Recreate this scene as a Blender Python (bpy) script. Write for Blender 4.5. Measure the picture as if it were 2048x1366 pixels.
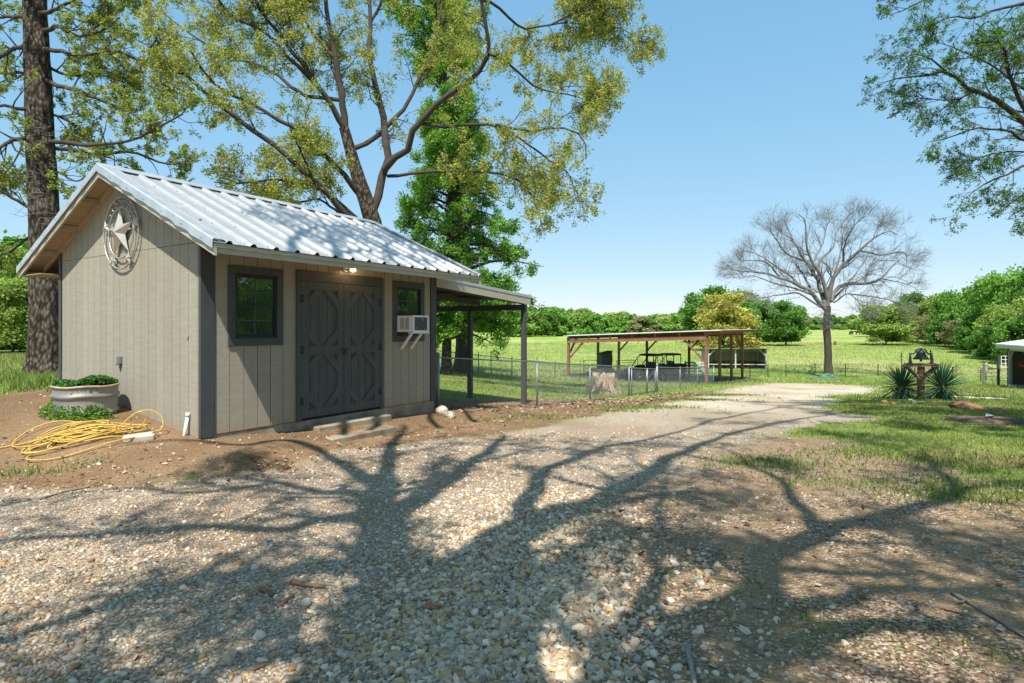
import bpy, math, random
import numpy as np
from mathutils import Vector, Matrix
for o in list(bpy.data.objects): bpy.data.objects.remove(o)
scene = bpy.context.scene
C = scene.collection
R = math.radians
rng = np.random.default_rng(7)
random.seed(7)

# ---------------------------------------------------------------- camera
F_PX, Y0, CAM_H = 1171.7, 657.2, 1.5       # focal length and horizon of the photograph, in its pixels
cam = bpy.data.cameras.new('camera'); camo = bpy.data.objects.new('camera', cam); C.objects.link(camo)
camo.location = (0, 0, CAM_H); camo.rotation_euler = (R(90), 0, 0)
cam.sensor_width = 36; cam.lens = F_PX / 2048 * 36
cam.shift_y = -(683 - Y0) / 2048
cam.clip_start = .05; cam.clip_end = 4000
scene.camera = camo
# ---------------------------------------------------------------- sky and sun
SUN_AZ, SUN_EL = R(188.0), R(57.7)         # clockwise from +Y
SUN = Vector((math.sin(SUN_AZ)*math.cos(SUN_EL), math.cos(SUN_AZ)*math.cos(SUN_EL), math.sin(SUN_EL)))
w = bpy.data.worlds.new('World'); scene.world = w; w.use_nodes = True
nt = w.node_tree
sky = nt.nodes.new('ShaderNodeTexSky'); sky.sky_type = 'NISHITA'; sky.sun_disc = False
sky.sun_elevation = SUN_EL; sky.sun_rotation = SUN_AZ
sky.air_density = 1.0; sky.dust_density = 1.2; sky.ozone_density = 2.0; sky.altitude = 2000
# the photograph's sky colour: each channel of the physical sky gets one exponent and one gain, everywhere
sepc = nt.nodes.new('ShaderNodeSeparateColor'); comb = nt.nodes.new('ShaderNodeCombineColor'); nt.links.new(sky.outputs[0], sepc.inputs[0])
for ch, (ga, gain) in enumerate(((.66, 2.02), (.40, 3.42), (.27, 4.78))):
    pw = nt.nodes.new('ShaderNodeMath'); pw.operation = 'POWER'; nt.links.new(sepc.outputs[ch], pw.inputs[0]); pw.inputs[1].default_value = ga
    ml = nt.nodes.new('ShaderNodeMath'); ml.operation = 'MULTIPLY'; nt.links.new(pw.outputs[0], ml.inputs[0]); ml.inputs[1].default_value = gain
    nt.links.new(ml.outputs[0], comb.inputs[ch])
nt.links.new(comb.outputs[0], nt.nodes['Background'].inputs[0]); nt.nodes['Background'].inputs[1].default_value = .084
sl = bpy.data.lights.new('sun', 'SUN'); sl.energy = 5.0; sl.angle = R(.53); sl.color = (1, .955, .88)
so = bpy.data.objects.new('sun', sl); C.objects.link(so)
so.rotation_euler = SUN.to_track_quat('Z', 'Y').to_euler()
scene.view_settings.view_transform = 'Standard'; scene.view_settings.look = 'None'
scene.view_settings.exposure = .6; scene.view_settings.gamma = 1
scene.view_settings.use_curve_mapping = False

# ---------------------------------------------------------------- helpers
def PX(px, py, d):
    return np.array([(px-1024)/F_PX*d, d, CAM_H-(py-Y0)/F_PX*d])
def sstep(a, b, x):
    t = np.clip((x-a)/(b-a), 0, 1); return t*t*(3-2*t)
_pp = rng.uniform(0, 6.28, 24)
def wob(x, y, s):
    x = np.asarray(x, float); y = np.asarray(y, float)
    return (np.sin(x/s+_pp[0]+1.7*np.sin(y/s*.7+_pp[1])) + np.sin(y/s*1.13+_pp[2]+1.3*np.sin(x/s*.8+_pp[3])) + np.sin((x+y)/s*.61+_pp[4]))/3
TH = R(57.61); CX, CY = -3.896, 7.356      # shed: near corner and heading of its front wall
ct, st = math.cos(TH), math.sin(TH)
SW, SD = 4.51, 4.07                        # shed width along the front, depth
SZ = .15                                   # bottom of the wall
def shed_local(x, y):
    dx, dy = np.asarray(x, float)-CX, np.asarray(y, float)-CY
    return dx*ct+dy*st, -dx*st+dy*ct
def shed_world(v, u, z=0):
    return np.array([CX+v*ct-u*st, CY+v*st+u*ct, SZ+z])
def ground_z(x, y):
    x = np.asarray(x, float); y = np.asarray(y, float)
    ym = np.maximum(y, 6.)
    sl_ = np.where(y < 8, 0, -.07*(y-8))
    sl_ = np.where(y > 36, -1.96-.52*np.sin(np.clip((y-36)/12, 0, 1)*math.pi/2), sl_)
    far = -2.48+.0125*np.maximum(y-48, 0)
    far = np.where(y > 300, .67+.004*(y-300), far)
    sl_ = np.where(y > 48, far, sl_)
    fac = sstep(0, 1, (x/ym+.45)/.7)
    fac = np.maximum(fac, sstep(32, 55, y)*sstep(-.5, -.3, x/ym))
    z = sl_*fac
    z = z+.36*sstep(-4.4, -7.6, x)*sstep(5.6, 8.6, y)*(1-sstep(25, 50, y))
    z = z-.11*sstep(4.6, 7, y)*sstep(-6.5, -3.5, x)*sstep(11.5, 8.5, y)
    v, u = shed_local(x, y)
    dx = np.maximum(np.maximum(-v, v-SW), 0); dy = np.maximum(np.maximum(-u, u-SD), 0)
    dd = np.hypot(dx, dy)
    zs = .115-.07*np.clip(v, 0, 1.6)-.03*np.clip(v-1.6, 0, SW)+.135*np.clip(u, 0, 2.2)*sstep(1.2, 0, v)
    zs = zs-.13*sstep(-.3, -.75, u)*sstep(1.0, 1.7, v)
    m = sstep(1.75, .75, dd+.12*wob(x, y, .5))
    z = z*(1-m)+zs*m
    near = sstep(60, 20, y)
    z = z+near*(.016*wob(x, y, 1.1)+.008*wob(x+9, y-4, .37))*(1-m*.6)
    z = z+sstep(40, 120, y)*.25*wob(x, y, 22)
    return z
def gz(x, y): return float(ground_z(x, y))
_ys = np.geomspace(1.2, 900, 6000)
def G(px, py):
    """the ground point the photograph shows at a pixel"""
    xs = (px-1024)/F_PX*_ys; zr = CAM_H-(py-Y0)/F_PX*_ys
    i = int(np.argmax(zr < ground_z(xs, _ys)))
    return np.array([xs[i], _ys[i], float(ground_z(xs[i], _ys[i]))])

# ---- objects
def tag(o, label=None, cat=None, group=None, kind=None):
    if label: o['label'] = label
    if cat: o['category'] = cat
    if group: o['group'] = group
    if kind: o['kind'] = kind
    return o
def thing(name, label, cat, loc=(0, 0, 0), rz=0, group=None):
    o = bpy.data.objects.new(name, None); C.objects.link(o)
    o.location = tuple(float(a) for a in loc); o.rotation_euler = (0, 0, rz); o.empty_display_size = .2
    return tag(o, label, cat, group)
def link(name, me, parent=None, loc=(0, 0, 0), rot=(0, 0, 0), scale=None):
    o = bpy.data.objects.new(name, me); C.objects.link(o)
    if parent: o.parent = parent
    o.location = tuple(float(a) for a in loc); o.rotation_euler = rot
    if scale is not None: o.scale = scale if hasattr(scale, '__len__') else (scale,)*3
    return o
def kids(o): return [c for c in bpy.data.objects if c.parent == o]
def copy_tree(o, loc=None, rz=None, label=None, parent=None, scale=None):
    c = o.copy(); C.objects.link(c); c.parent = parent
    for ch in kids(o): copy_tree(ch, parent=c)
    if loc is not None: c.location = tuple(float(a) for a in loc)
    if rz is not None: c.rotation_euler = (0, 0, rz)
    if scale is not None: c.scale = scale if hasattr(scale, '__len__') else (scale,)*3
    if label: c['label'] = label
    return c
def np_mesh(name, V, Q, mat, smooth=False, tint=None):
    """mesh from arrays; Q is (n,3) or (n,4) or a list of both"""
    me = bpy.data.meshes.new(name)
    Qs = Q if isinstance(Q, list) else [Q]
    Qs = [np.asarray(q, np.int32) for q in Qs if len(q)]
    V = np.asarray(V, np.float32)
    me.vertices.add(len(V)); me.vertices.foreach_set('co', V.ravel())
    loops = np.concatenate([q.ravel() for q in Qs])
    tot = np.concatenate([np.full(len(q), q.shape[1], np.int32) for q in Qs])
    start = np.concatenate([[0], np.cumsum(tot)[:-1]]).astype(np.int32)
    me.loops.add(len(loops)); me.loops.foreach_set('vertex_index', loops)
    me.polygons.add(len(tot)); me.polygons.foreach_set('loop_start', start)
    me.polygons.foreach_set('use_smooth', np.full(len(tot), smooth, bool))
    if tint is not None:
        a = me.attributes.new('tint', 'FLOAT_COLOR', 'POINT')
        t = np.ones((len(V), 4), np.float32); t[:, :tint.shape[1]] = tint
        a.data.foreach_set('color', t.ravel())
    me.update(calc_edges=True)
    if mat: me.materials.append(mat)
    return me
class MB:
    """collects simple shapes into one mesh"""
    def __init__(s): s.V = []; s.F = []; s.n = 0; s.sm = []
    def add(s, V, F, smooth=False):
        s.V += [tuple(float(a) for a in p) for p in V]
        s.F += [tuple(int(i)+s.n for i in f) for f in F]; s.sm += [smooth]*len(F); s.n = len(s.V); return s
    def box(s, a, b, ch=0):
        x0, y0, z0 = a; x1, y1, z1 = b
        V = [(x, y, z) for z in (z0, z1) for x, y in ((x0, y0), (x1, y0), (x1, y1), (x0, y1))]
        return s.add(V, [(3, 2, 1, 0), (4, 5, 6, 7), (0, 1, 5, 4), (1, 2, 6, 5), (2, 3, 7, 6), (3, 0, 4, 7)])
    def cbox(s, a, b, c=.01):
        """box whose long edges are chamfered (x,y edges of the top and the vertical ones)"""
        x0, y0, z0 = a; x1, y1, z1 = b
        def ring(i, z): return [(x0+i+c, y0+i, z), (x1-i-c, y0+i, z), (x1-i, y0+i+c, z), (x1-i, y1-i-c, z), (x1-i-c, y1-i, z), (x0+i+c, y1-i, z), (x0+i, y1-i-c, z), (x0+i, y0+i+c, z)]
        V = ring(c, z0)+ring(0, z0+c)+ring(0, z1-c)+ring(c, z1)
        F_ = [tuple(range(7, -1, -1)), tuple(range(24, 32))]
        for r in range(3):
            for k in range(8): F_.append((r*8+k, r*8+(k+1) % 8, r*8+8+(k+1) % 8, r*8+8+k))
        return s.add(V, F_)
    def beam(s, p, q, w, h, up=(0, 0, 1)):
        p, q = Vector(p), Vector(q); t = (q-p).normalized(); up = Vector(up)
        if abs(t.dot(up)) > .98: up = Vector((1, 0, 0))
        a = t.cross(up).normalized()*w/2; b = a.cross(t).normalized()*h/2
        V = [p-a-b, p+a-b, p+a+b, p-a+b, q-a-b, q+a-b, q+a+b, q-a+b]
        return s.add(V, [(0, 3, 2, 1)[::-1], (4, 7, 6, 5)[::-1], (0, 1, 5, 4), (1, 2, 6, 5), (2, 3, 7, 6), (3, 0, 4, 7)])
    def prism(s, poly, d):
        """polygon (list of 3d points) pushed by vector d"""
        n = len(poly); V = [Vector(p) for p in poly]+[Vector(p)+Vector(d) for p in poly]
        return s.add(V, [tuple(range(n))[::-1], tuple(range(n, 2*n))]+[(i, (i+1) % n, n+(i+1) % n, n+i) for i in range(n)])
    def tube(s, pts, r, sides=8, cap=True, smooth=True):
        pts = [Vector(p) for p in pts]; n = len(pts)
        rs = r if hasattr(r, '__len__') else [r]*n
        V = []; ref = Vector((0, 0, 1))
        for i, p in enumerate(pts):
            t = (pts[min(i+1, n-1)]-pts[max(i-1, 0)]).normalized()
            if i == 0:
                if abs(t.dot(ref)) > .9: ref = Vector((1, 0, 0))
                a = t.cross(ref).normalized()
            else: a = (a-t*a.dot(t)).normalized()
            b = t.cross(a)
            for k in range(sides):
                an = 2*math.pi*k/sides; V.append(p+(a*math.cos(an)+b*math.sin(an))*rs[i])
        F_ = [(i*sides+k, i*sides+(k+1) % sides, (i+1)*sides+(k+1) % sides, (i+1)*sides+k) for i in range(n-1) for k in range(sides)]
        if cap: F_ += [tuple(range(sides))[::-1], tuple(range((n-1)*sides, n*sides))]
        return s.add(V, F_, smooth)
    def lathe(s, prof, c=(0, 0, 0), n=24, axis='z', smooth=True, cap=False):
        V = []
        for r, h in prof:
            for k in range(n):
                a = 2*math.pi*k/n; x, y = r*math.cos(a), r*math.sin(a)
                p = (x, y, h) if axis == 'z' else ((h, x, y) if axis == 'x' else (y, h, x))
                V.append((c[0]+p[0], c[1]+p[1], c[2]+p[2]))
        m = len(prof)
        F_ = [(i*n+k, i*n+(k+1) % n, (i+1)*n+(k+1) % n, (i+1)*n+k) for i in range(m-1) for k in range(n)]
        if cap: F_ += [tuple(range(n))[::-1], tuple(range((m-1)*n, m*n))]
        return s.add(V, F_, smooth)
    def mesh(s, name, mat):
        me = bpy.data.meshes.new(name); me.from_pydata(s.V, [], s.F)
        me.polygons.foreach_set('use_smooth', s.sm)
        if mat: me.materials.append(mat)
        me.update(); return me
    def build(s, name, mat, parent=None, loc=(0, 0, 0), rot=(0, 0, 0)): return link(name, s.mesh(name, mat), parent, loc, rot)

# ---- materials
def new_mat(name):
    m = bpy.data.materials.new(name); m.use_nodes = True
    return m, m.node_tree.nodes, m.node_tree.links, m.node_tree.nodes['Principled BSDF']
def mix_rgb(N, L, fac, a, b, mode='MIX'):
    n = N.new('ShaderNodeMix'); n.data_type = 'RGBA'; n.blend_type = mode
    for sock, v in ((n.inputs[0], fac), (n.inputs[6], a), (n.inputs[7], b)):
        if hasattr(v, 'is_output'): L.new(v, sock)
        else: sock.default_value = v if not hasattr(v, '__len__') else (*v[:3], 1)
    return n.outputs[2]
def mathn(N, L, op, a, b=None, clamp=False):
    n = N.new('ShaderNodeMath'); n.operation = op; n.use_clamp = clamp
    for i, v in enumerate((a, b)):
        if v is None: continue
        if hasattr(v, 'is_output'): L.new(v, n.inputs[i])
        else: n.inputs[i].default_value = v
    return n.outputs[0]
def ramp(N, L, src, stops):
    n = N.new('ShaderNodeValToRGB'); L.new(src, n.inputs[0]); e = n.color_ramp.elements
    while len(e) < len(stops): e.new(.5)
    for el, (p, c) in zip(e, stops): el.position = p; el.color = (*c[:3], 1) if hasattr(c, '__len__') else (c, c, c, 1)
    return n.outputs[0]
def noise(N, L, scale, detail=4, stretch=None, rough=.55, coord='Object'):
    tc = N.new('ShaderNodeTexCoord'); src = tc.outputs[coord]
    if stretch:
        mp = N.new('ShaderNodeMapping'); mp.inputs['Scale'].default_value = stretch; L.new(src, mp.inputs[0]); src = mp.outputs[0]
    n = N.new('ShaderNodeTexNoise'); n.inputs['Scale'].default_value = scale; n.inputs['Detail'].default_value = detail
    n.inputs['Roughness'].default_value = rough; L.new(src, n.inputs['Vector']); return n.outputs['Fac']
def bump(N, L, P, h, strength=.3, dist=.02):
    b = N.new('ShaderNodeBump'); b.inputs['Strength'].default_value = strength; b.inputs['Distance'].default_value = dist
    L.new(h, b.inputs['Height']); L.new(b.outputs[0], P.inputs['Normal'])
def mat(name, col, rough=.7, metal=0, var=.18, scale=6, bmp=.15, stretch=None, bscale=None, stain=None, spec=.4):
    m, N, L, P = new_mat(name)
    n1 = noise(N, L, scale, 5, stretch)
    c = np.array(col)
    out = ramp(N, L, n1, [(.3, tuple(c*(1-var))), (.7, tuple(np.minimum(c*(1+var), .95)))])
    if stain is not None:
        n2 = noise(N, L, scale*.35+.3, 5, stretch, .65)
        out = mix_rgb(N, L, mathn(N, L, 'MULTIPLY', ramp(N, L, n2, [(.48, 0), (.68, 1)]), stain[1]), out, stain[0])
    L.new(out, P.inputs['Base Color'])
    P.inputs['Roughness'].default_value = rough; P.inputs['Metallic'].default_value = metal
    P.inputs['Specular IOR Level'].default_value = spec
    if bmp: bump(N, L, P, noise(N, L, bscale or scale*6, 4, stretch), bmp, .01)
    return m
def leaf_mat(name, col, trans=.35, var=1):
    m, N, L, P = new_mat(name); N.remove(P)
    at = N.new('ShaderNodeAttribute'); at.attribute_name = 'tint'
    c = mix_rgb(N, L, 1.0, at.outputs['Color'], col, 'MULTIPLY')
    d = N.new('ShaderNodeBsdfDiffuse'); t = N.new('ShaderNodeBsdfTranslucent'); mx = N.new('ShaderNodeMixShader')
    L.new(c, d.inputs[0]); L.new(mix_rgb(N, L, 1.0, c, (1.25, 1.3, .6), 'MULTIPLY'), t.inputs[0]); mx.inputs[0].default_value = trans
    L.new(d.outputs[0], mx.inputs[1]); L.new(t.outputs[0], mx.inputs[2])
    L.new(mx.outputs[0], N['Material Output'].inputs[0]); return m
def tint_mat(name, col=(1, 1, 1), rough=.85, bmp=0, bscale=60):
    m, N, L, P = new_mat(name)
    at = N.new('ShaderNodeAttribute'); at.attribute_name = 'tint'
    c = mix_rgb(N, L, 1.0, at.outputs['Color'], col, 'MULTIPLY'); L.new(c, P.inputs['Base Color'])
    P.inputs['Roughness'].default_value = rough; P.inputs['Specular IOR Level'].default_value = .25
    if bmp: bump(N, L, P, noise(N, L, bscale, 3), bmp, .004)
    return m
# ================================================================ GROUND
def poly_sd(x, y, poly):
    """signed distance, positive inside"""
    x = np.asarray(x, float); y = np.asarray(y, float)
    d = np.full(x.shape, 1e9); inside = np.zeros(x.shape, bool); n = len(poly)
    for i in range(n):
        ax, ay = poly[i]; bx, by = poly[(i+1) % n]
        ex, ey = bx-ax, by-ay; t = np.clip(((x-ax)*ex+(y-ay)*ey)/(ex*ex+ey*ey+1e-12), 0, 1)
        d = np.minimum(d, np.hypot(x-ax-t*ex, y-ay-t*ey))
        c = ((ay > y) != (by > y)) & (x < (bx-ax)*(y-ay)/(by-ay+1e-12)+ax)
        inside ^= c
    return np.where(inside, d, -d)
g2 = lambda *p: [tuple(G(a, b)[:2]) for a, b in p]
DRIVE = [(-16, -12), (-16, 4.5)]+g2((0, 975), (300, 955), (560, 914), (700, 902), (900, 880), (1100, 850), (1250, 822), (1400, 790), (1480, 772), (1545, 765.5), (1640, 768), (1765, 774), (1760, 786), (1665, 794), (1690, 819), (1735, 839), (1614, 864), (1490, 915), (1440, 960), (1400, 1030), (1350, 1110), (1280, 1366))+[(1.2, -12)]
BROWN = g2((1200, 1366), (1270, 1120), (1350, 1030), (1400, 930), (1450, 895), (1560, 882), (1680, 890), (1790, 925), (1900, 952), (2048, 1000), (2300, 1080))+[(9, 2), (9, -12), (.6, -12)]
DIRT = g2((-420, 800), (0, 792), (100, 775), (160, 800))+[tuple(shed_world(-.3, 3)[:2]), tuple(shed_world(1, 1)[:2]), tuple(shed_world(4.6, 1)[:2])]+g2((880, 822), (1000, 818), (1180, 806), (1290, 800), (1400, 785), (1500, 770), (1540, 766), (1400, 800), (1250, 832), (1100, 862), (900, 897), (700, 922), (560, 936), (300, 978), (0, 1005))+[(-16, 4.6)]
FENCE_STRIP = g2((870, 812), (1000, 810), (1180, 800), (1300, 795), (1440, 770), (1450, 776), (1300, 808), (1180, 820), (1000, 830), (880, 832))
YARD_BARE = g2((880, 800), (1050, 795), (1150, 800), (1240, 795), (1180, 812), (1050, 818), (880, 820))
def masks(x, y):
    n = .35*wob(x, y, .9)+.2*wob(x+5, y, .33)
    k = np.clip(y/9, .6, 4)
    gr = sstep(-.25, .35, (poly_sd(x, y, DRIVE)+n*.8)/k)
    br = sstep(-.5, .5, (poly_sd(x, y, BROWN)+.5-n*1.2)/k)
    di = sstep(-.35, .35, (poly_sd(x, y, DIRT)+.3-n*.8)/k)
    # bare sandy patches in the right hand lawn
    for px, py, r in ((1900, 915, .75), (2030, 925, .6), (1640, 1045, .7), (1560, 890, .5), (1990, 845, .55)):
        c = G(px, py); di = np.maximum(di, .8*sstep(1.2, .3, np.hypot((x-c[0])/1.6, (y-c[1]))/r+n*.5))
    yb = sstep(-.4, .4, (poly_sd(x, y, YARD_BARE)+n*1.2)/k)*.75
    di = np.maximum(di, yb)
    fs = sstep(-.3, .3, (poly_sd(x, y, FENCE_STRIP)+n)/k)
    gr = gr*(1-br*.65)
    return gr, br, np.clip(di, 0, 1)*(1-gr), fs
def spaced(segs):
    out = [np.array([segs[0][0]])]
    for a, b, s in segs: out.append(np.linspace(a, b, max(2, int(round(abs(b-a)/s))+1))[1:])
    return np.concatenate(out)
xs_ = spaced([(-900, -220, 40), (-220, -60, 8), (-60, -16, 1.2), (-16, -9, .3), (-9, 9, .11), (9, 16, .25), (16, 60, 1.0), (60, 260, 8), (260, 900, 40)])
ys_ = spaced([(-40, -10, 3), (-10, 1.6, .5), (1.6, 13, .11), (13, 24, .25), (24, 60, .9), (60, 320, 5), (320, 1500, 40)])
gx, gy = np.meshgrid(xs_, ys_); gzz = ground_z(gx, gy)
gr_, br_, di_, fs_ = masks(gx, gy)
nx, ny = len(xs_), len(ys_)
VG = np.stack([gx.ravel(), gy.ravel(), gzz.ravel()], 1)
idx = np.arange(nx*ny).reshape(ny, nx)
QG = np.stack([idx[:-1, :-1].ravel(), idx[:-1, 1:].ravel(), idx[1:, 1:].ravel(), idx[1:, :-1].ravel()], 1)
TG = np.stack([gr_.ravel(), br_.ravel(), di_.ravel(), np.ones(nx*ny)], 1)
def ground_material():
    m, N, L, P = new_mat('ground_surface')
    at = N.new('ShaderNodeAttribute'); at.attribute_name = 'tint'
    sp = N.new('ShaderNodeSeparateColor'); L.new(at.outputs['Color'], sp.inputs[0])
    gr, br, di = sp.outputs
    geo = N.new('ShaderNodeNewGeometry'); pos = geo.outputs['Position']
    def nz(scale, detail=4, rough=.55, stretch=None):
        src = pos
        if stretch:
            mp = N.new('ShaderNodeMapping'); mp.inputs['Scale'].default_value = stretch; L.new(pos, mp.inputs[0]); src = mp.outputs[0]
        n = N.new('ShaderNodeTexNoise'); n.inputs['Scale'].default_value = scale; n.inputs['Detail'].default_value = detail; n.inputs['Roughness'].default_value = rough
        L.new(src, n.inputs['Vector']); return n.outputs['Fac']
    def vor(scale, feature='F1'):
        v = N.new('ShaderNodeTexVoronoi'); v.feature = feature; v.inputs['Scale'].default_value = scale; L.new(pos, v.inputs['Vector']); return v
    # grass
    g1 = ramp(N, L, nz(.9, 6, .7), [(.25, (.11, .185, .035)), (.5, (.185, .255, .055)), (.72, (.29, .31, .10))])
    g2_ = ramp(N, L, nz(.035, 5, .6), [(.3, (.18, .29, .055)), (.5, (.27, .36, .09)), (.72, (.40, .415, .16))])
    ln = N.new('ShaderNodeSeparateXYZ'); L.new(pos, ln.inputs[0])
    farf = mathn(N, L, 'MULTIPLY', mathn(N, L, 'SUBTRACT', ln.outputs['Y'], 14), .04, True)
    grass = mix_rgb(N, L, farf, g1, g2_)
    spk = ramp(N, L, nz(14, 3, .8, (1, .35, 1)), [(.35, (.62, .62, .6)), (.65, (1.3, 1.3, 1.25))])
    grass = mix_rgb(N, L, .8, grass, spk, 'MULTIPLY')
    dry = ramp(N, L, nz(.055, 6, .72, (1, .45, 1)), [(.50, 0), (.66, .75)])
    grass = mix_rgb(N, L, mathn(N, L, 'MULTIPLY', dry, farf), grass, (.40, .37, .17))
    field = ramp(N, L, nz(.5, 6, .75, (1, .3, 1)), [(.3, (.70, .76, .74)), (.7, (1.30, 1.22, 1.12))])
    grass = mix_rgb(N, L, 1.0, grass, field, 'MULTIPLY')
    # red sandy dirt
    dirt = ramp(N, L, nz(1.6, 7, .7), [(.28, (.15, .088, .045)), (.5, (.29, .185, .103)), (.72, (.41, .295, .18))])
    dirt = mix_rgb(N, L, mathn(N, L, 'MULTIPLY', ramp(N, L, nz(.8, 7, .75), [(.47, 0), (.6, 1)]), .6), dirt, (.13, .085, .05))
    dirt = mix_rgb(N, L, .7, dirt, ramp(N, L, nz(28, 4, .75), [(.35, (.62, .6, .58)), (.6, (1.12, 1.12, 1.12))]), 'MULTIPLY')
    # gravel
    v1 = vor(42); v2 = vor(85)
    def stones(v):
        sc = N.new('ShaderNodeSeparateColor'); L.new(v.outputs['Color'], sc.inputs[0])
        base = ramp(N, L, sc.outputs[0], [(0, (.25, .18, .12)), (.25, (.45, .36, .255)), (.5, (.60, .51, .39)), (.75, (.49, .43, .355)), (1, (.74, .67, .57))])
        dk = ramp(N, L, v.outputs['Distance'], [(.3, (1, 1, 1)), (.62, (.55, .48, .42))])
        return mix_rgb(N, L, 1.0, base, dk, 'MULTIPLY')
    grav = mix_rgb(N, L, ramp(N, L, nz(2.2, 4), [(.4, 0), (.6, 1)]), stones(v1), stones(v2))
    grav = mix_rgb(N, L, mathn(N, L, 'MULTIPLY', ramp(N, L, nz(.55, 5, .65), [(.46, 0), (.66, 1)]), .62), grav, dirt)
    grav = mix_rgb(N, L, mathn(N, L, 'MULTIPLY', mathn(N, L, 'SUBTRACT', ln.outputs['Y'], 8.5), .12, True), grav, ramp(N, L, nz(.6, 5, .7, (1, .5, 1)), [(.33, (.40, .295, .185)), (.5, (.50, .41, .29)), (.66, (.60, .53, .42))]))
    # leaf mould with fine gravel
    vb = vor(70); sb = N.new('ShaderNodeSeparateColor'); L.new(vb.outputs['Color'], sb.inputs[0])
    br_c = ramp(N, L, sb.outputs[0], [(0, (.105, .062, .036)), (.45, (.215, .138, .083)), (.7, (.34, .24, .155)), (1, (.52, .44, .34))])
    br_c = mix_rgb(N, L, ramp(N, L, nz(1.3, 5, .65), [(.42, 0), (.6, .85)]), br_c, mix_rgb(N, L, .5, dirt, (.40, .285, .165)))
    fine = nz(3.5, 6, .7)
    def edge(f, wdt=.45):
        s = mathn(N, L, 'ADD', f, mathn(N, L, 'MULTIPLY', mathn(N, L, 'SUBTRACT', fine, .5), 1.6))
        return ramp(N, L, s, [(.5-wdt*.4, 0), (.5+wdt*.4, 1)])
    c = mix_rgb(N, L, edge(di), grass, dirt)
    c = mix_rgb(N, L, edge(br), c, br_c)
    c = mix_rgb(N, L, edge(gr), c, grav)
    L.new(c, P.inputs['Base Color']); P.inputs['Roughness'].default_value = .95; P.inputs['Specular IOR Level'].default_value = .12
    h = mathn(N, L, 'SUBTRACT', mathn(N, L, 'MULTIPLY', nz(18, 5, .7), 1.3), mathn(N, L, 'MULTIPLY', v1.outputs['Distance'], .9))
    bump(N, L, P, h, .8, .03)
    return m
GM = ground_material()
cen = lambda a: (a[:-1, :-1]+a[1:, 1:])/2
grc = cen(gr_).ravel(); yc = cen(gy).ravel(); dic = cen(di_).ravel(); brc = cen(br_).ravel()
sel_drive = grc > .5
sel_field = (~sel_drive) & (yc > 49)
sel_dirt = (~sel_drive) & (~sel_field) & ((dic > .5) | (brc > .5))
def part_ground(name, sel):
    q = QG[sel]; u, inv = np.unique(q.ravel(), return_inverse=True)
    me = np_mesh(name, VG[u], inv.reshape(-1, 4), GM, True, TG[u]); return tag(link(name, me), kind='structure')
part_ground('gravel_driveway', sel_drive); part_ground('pasture', sel_field)
part_ground('bare_earth', sel_dirt); part_ground('lawn', ~(sel_drive | sel_field | sel_dirt))

# ---- loose stones, leaf litter, grass (real geometry nobody could count)
def ico():
    t = (1+5**.5)/2
    V = np.array([(-1, t, 0), (1, t, 0), (-1, -t, 0), (1, -t, 0), (0, -1, t), (0, 1, t), (0, -1, -t), (0, 1, -t), (t, 0, -1), (t, 0, 1), (-t, 0, -1), (-t, 0, 1)])/math.hypot(1, t)
    Fc = np.array([(0, 11, 5), (0, 5, 1), (0, 1, 7), (0, 7, 10), (0, 10, 11), (1, 5, 9), (5, 11, 4), (11, 10, 2), (10, 7, 6), (7, 1, 8), (3, 9, 4), (3, 4, 2), (3, 2, 6), (3, 6, 8), (3, 8, 9), (4, 9, 5), (2, 4, 11), (6, 2, 10), (8, 6, 7), (9, 8, 1)])
    return V, Fc
def rot_mats(n, tilt=1.0):
    a = rng.uniform(0, 2*math.pi, n); b = rng.normal(0, .5*tilt, n); c = rng.normal(0, .5*tilt, n)
    ca, sa, cb, sb, cc, sc = np.cos(a), np.sin(a), np.cos(b), np.sin(b), np.cos(c), np.sin(c); o = np.zeros(n); i = np.ones(n)
    Rz = np.stack([ca, -sa, o, sa, ca, o, o, o, i], 1).reshape(-1, 3, 3)
    Rx = np.stack([i, o, o, o, cb, -sb, o, sb, cb], 1).reshape(-1, 3, 3)
    Ry = np.stack([cc, o, sc, o, i, o, -sc, o, cc], 1).reshape(-1, 3, 3)
    return Rz @ Rx @ Ry
def scatter(n, x0, x1, y0, y1, ypow=1.6):
    y = y0+(y1-y0)*rng.random(n)**ypow; x = rng.uniform(-1, 1, n)*(1.0*y+.6)
    ok = (x > x0) & (x < x1); return x[ok], y[ok]
PEB = np.array((1.10, .98, .83))*np.array([(.46, .41, .33), (.38, .31, .22), (.54, .50, .43), (.33, .31, .28), (.44, .33, .19), (.25, .21, .17), (.40, .39, .37), (.31, .19, .11), (.58, .55, .48)])
def pebbles(name, x, y, size, flat=.62, cols=PEB, probs=None, smooth=True, rough=.13):
    n = len(x); V0, F0 = ico()
    z = ground_z(x, y)
    s = size[:, None]*rng.uniform(.7, 1.3, (n, 3)); s[:, 2] *= flat
    jit = 1+rng.normal(0, rough, (n, 12, 1))
    V = (V0[None]*jit)*s[:, None, :]
    V = np.einsum('nij,nkj->nki', rot_mats(n, .6), V)
    V += np.stack([x, y, z+size*.18], 1)[:, None, :]
    Fq = (F0[None]+(np.arange(n)*12)[:, None, None]).reshape(-1, 3)
    col = cols[rng.choice(len(cols), n, p=probs)]*rng.uniform(.75, 1.2, (n, 1))
    t = np.repeat(np.clip(col, .02, .85), 12, 0)
    return tag(link(name, np_mesh(name, V.reshape(-1, 3), Fq, PEB_M, smooth, t)), kind='stuff')
PEB_M = tint_mat('stone_chips', (1, 1, 1), .9, .25, 90)
x, y = scatter(125000, -9, 9, 2.2, 9.5, 1.35)
gr, br, di, fs = masks(x, y)
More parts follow.
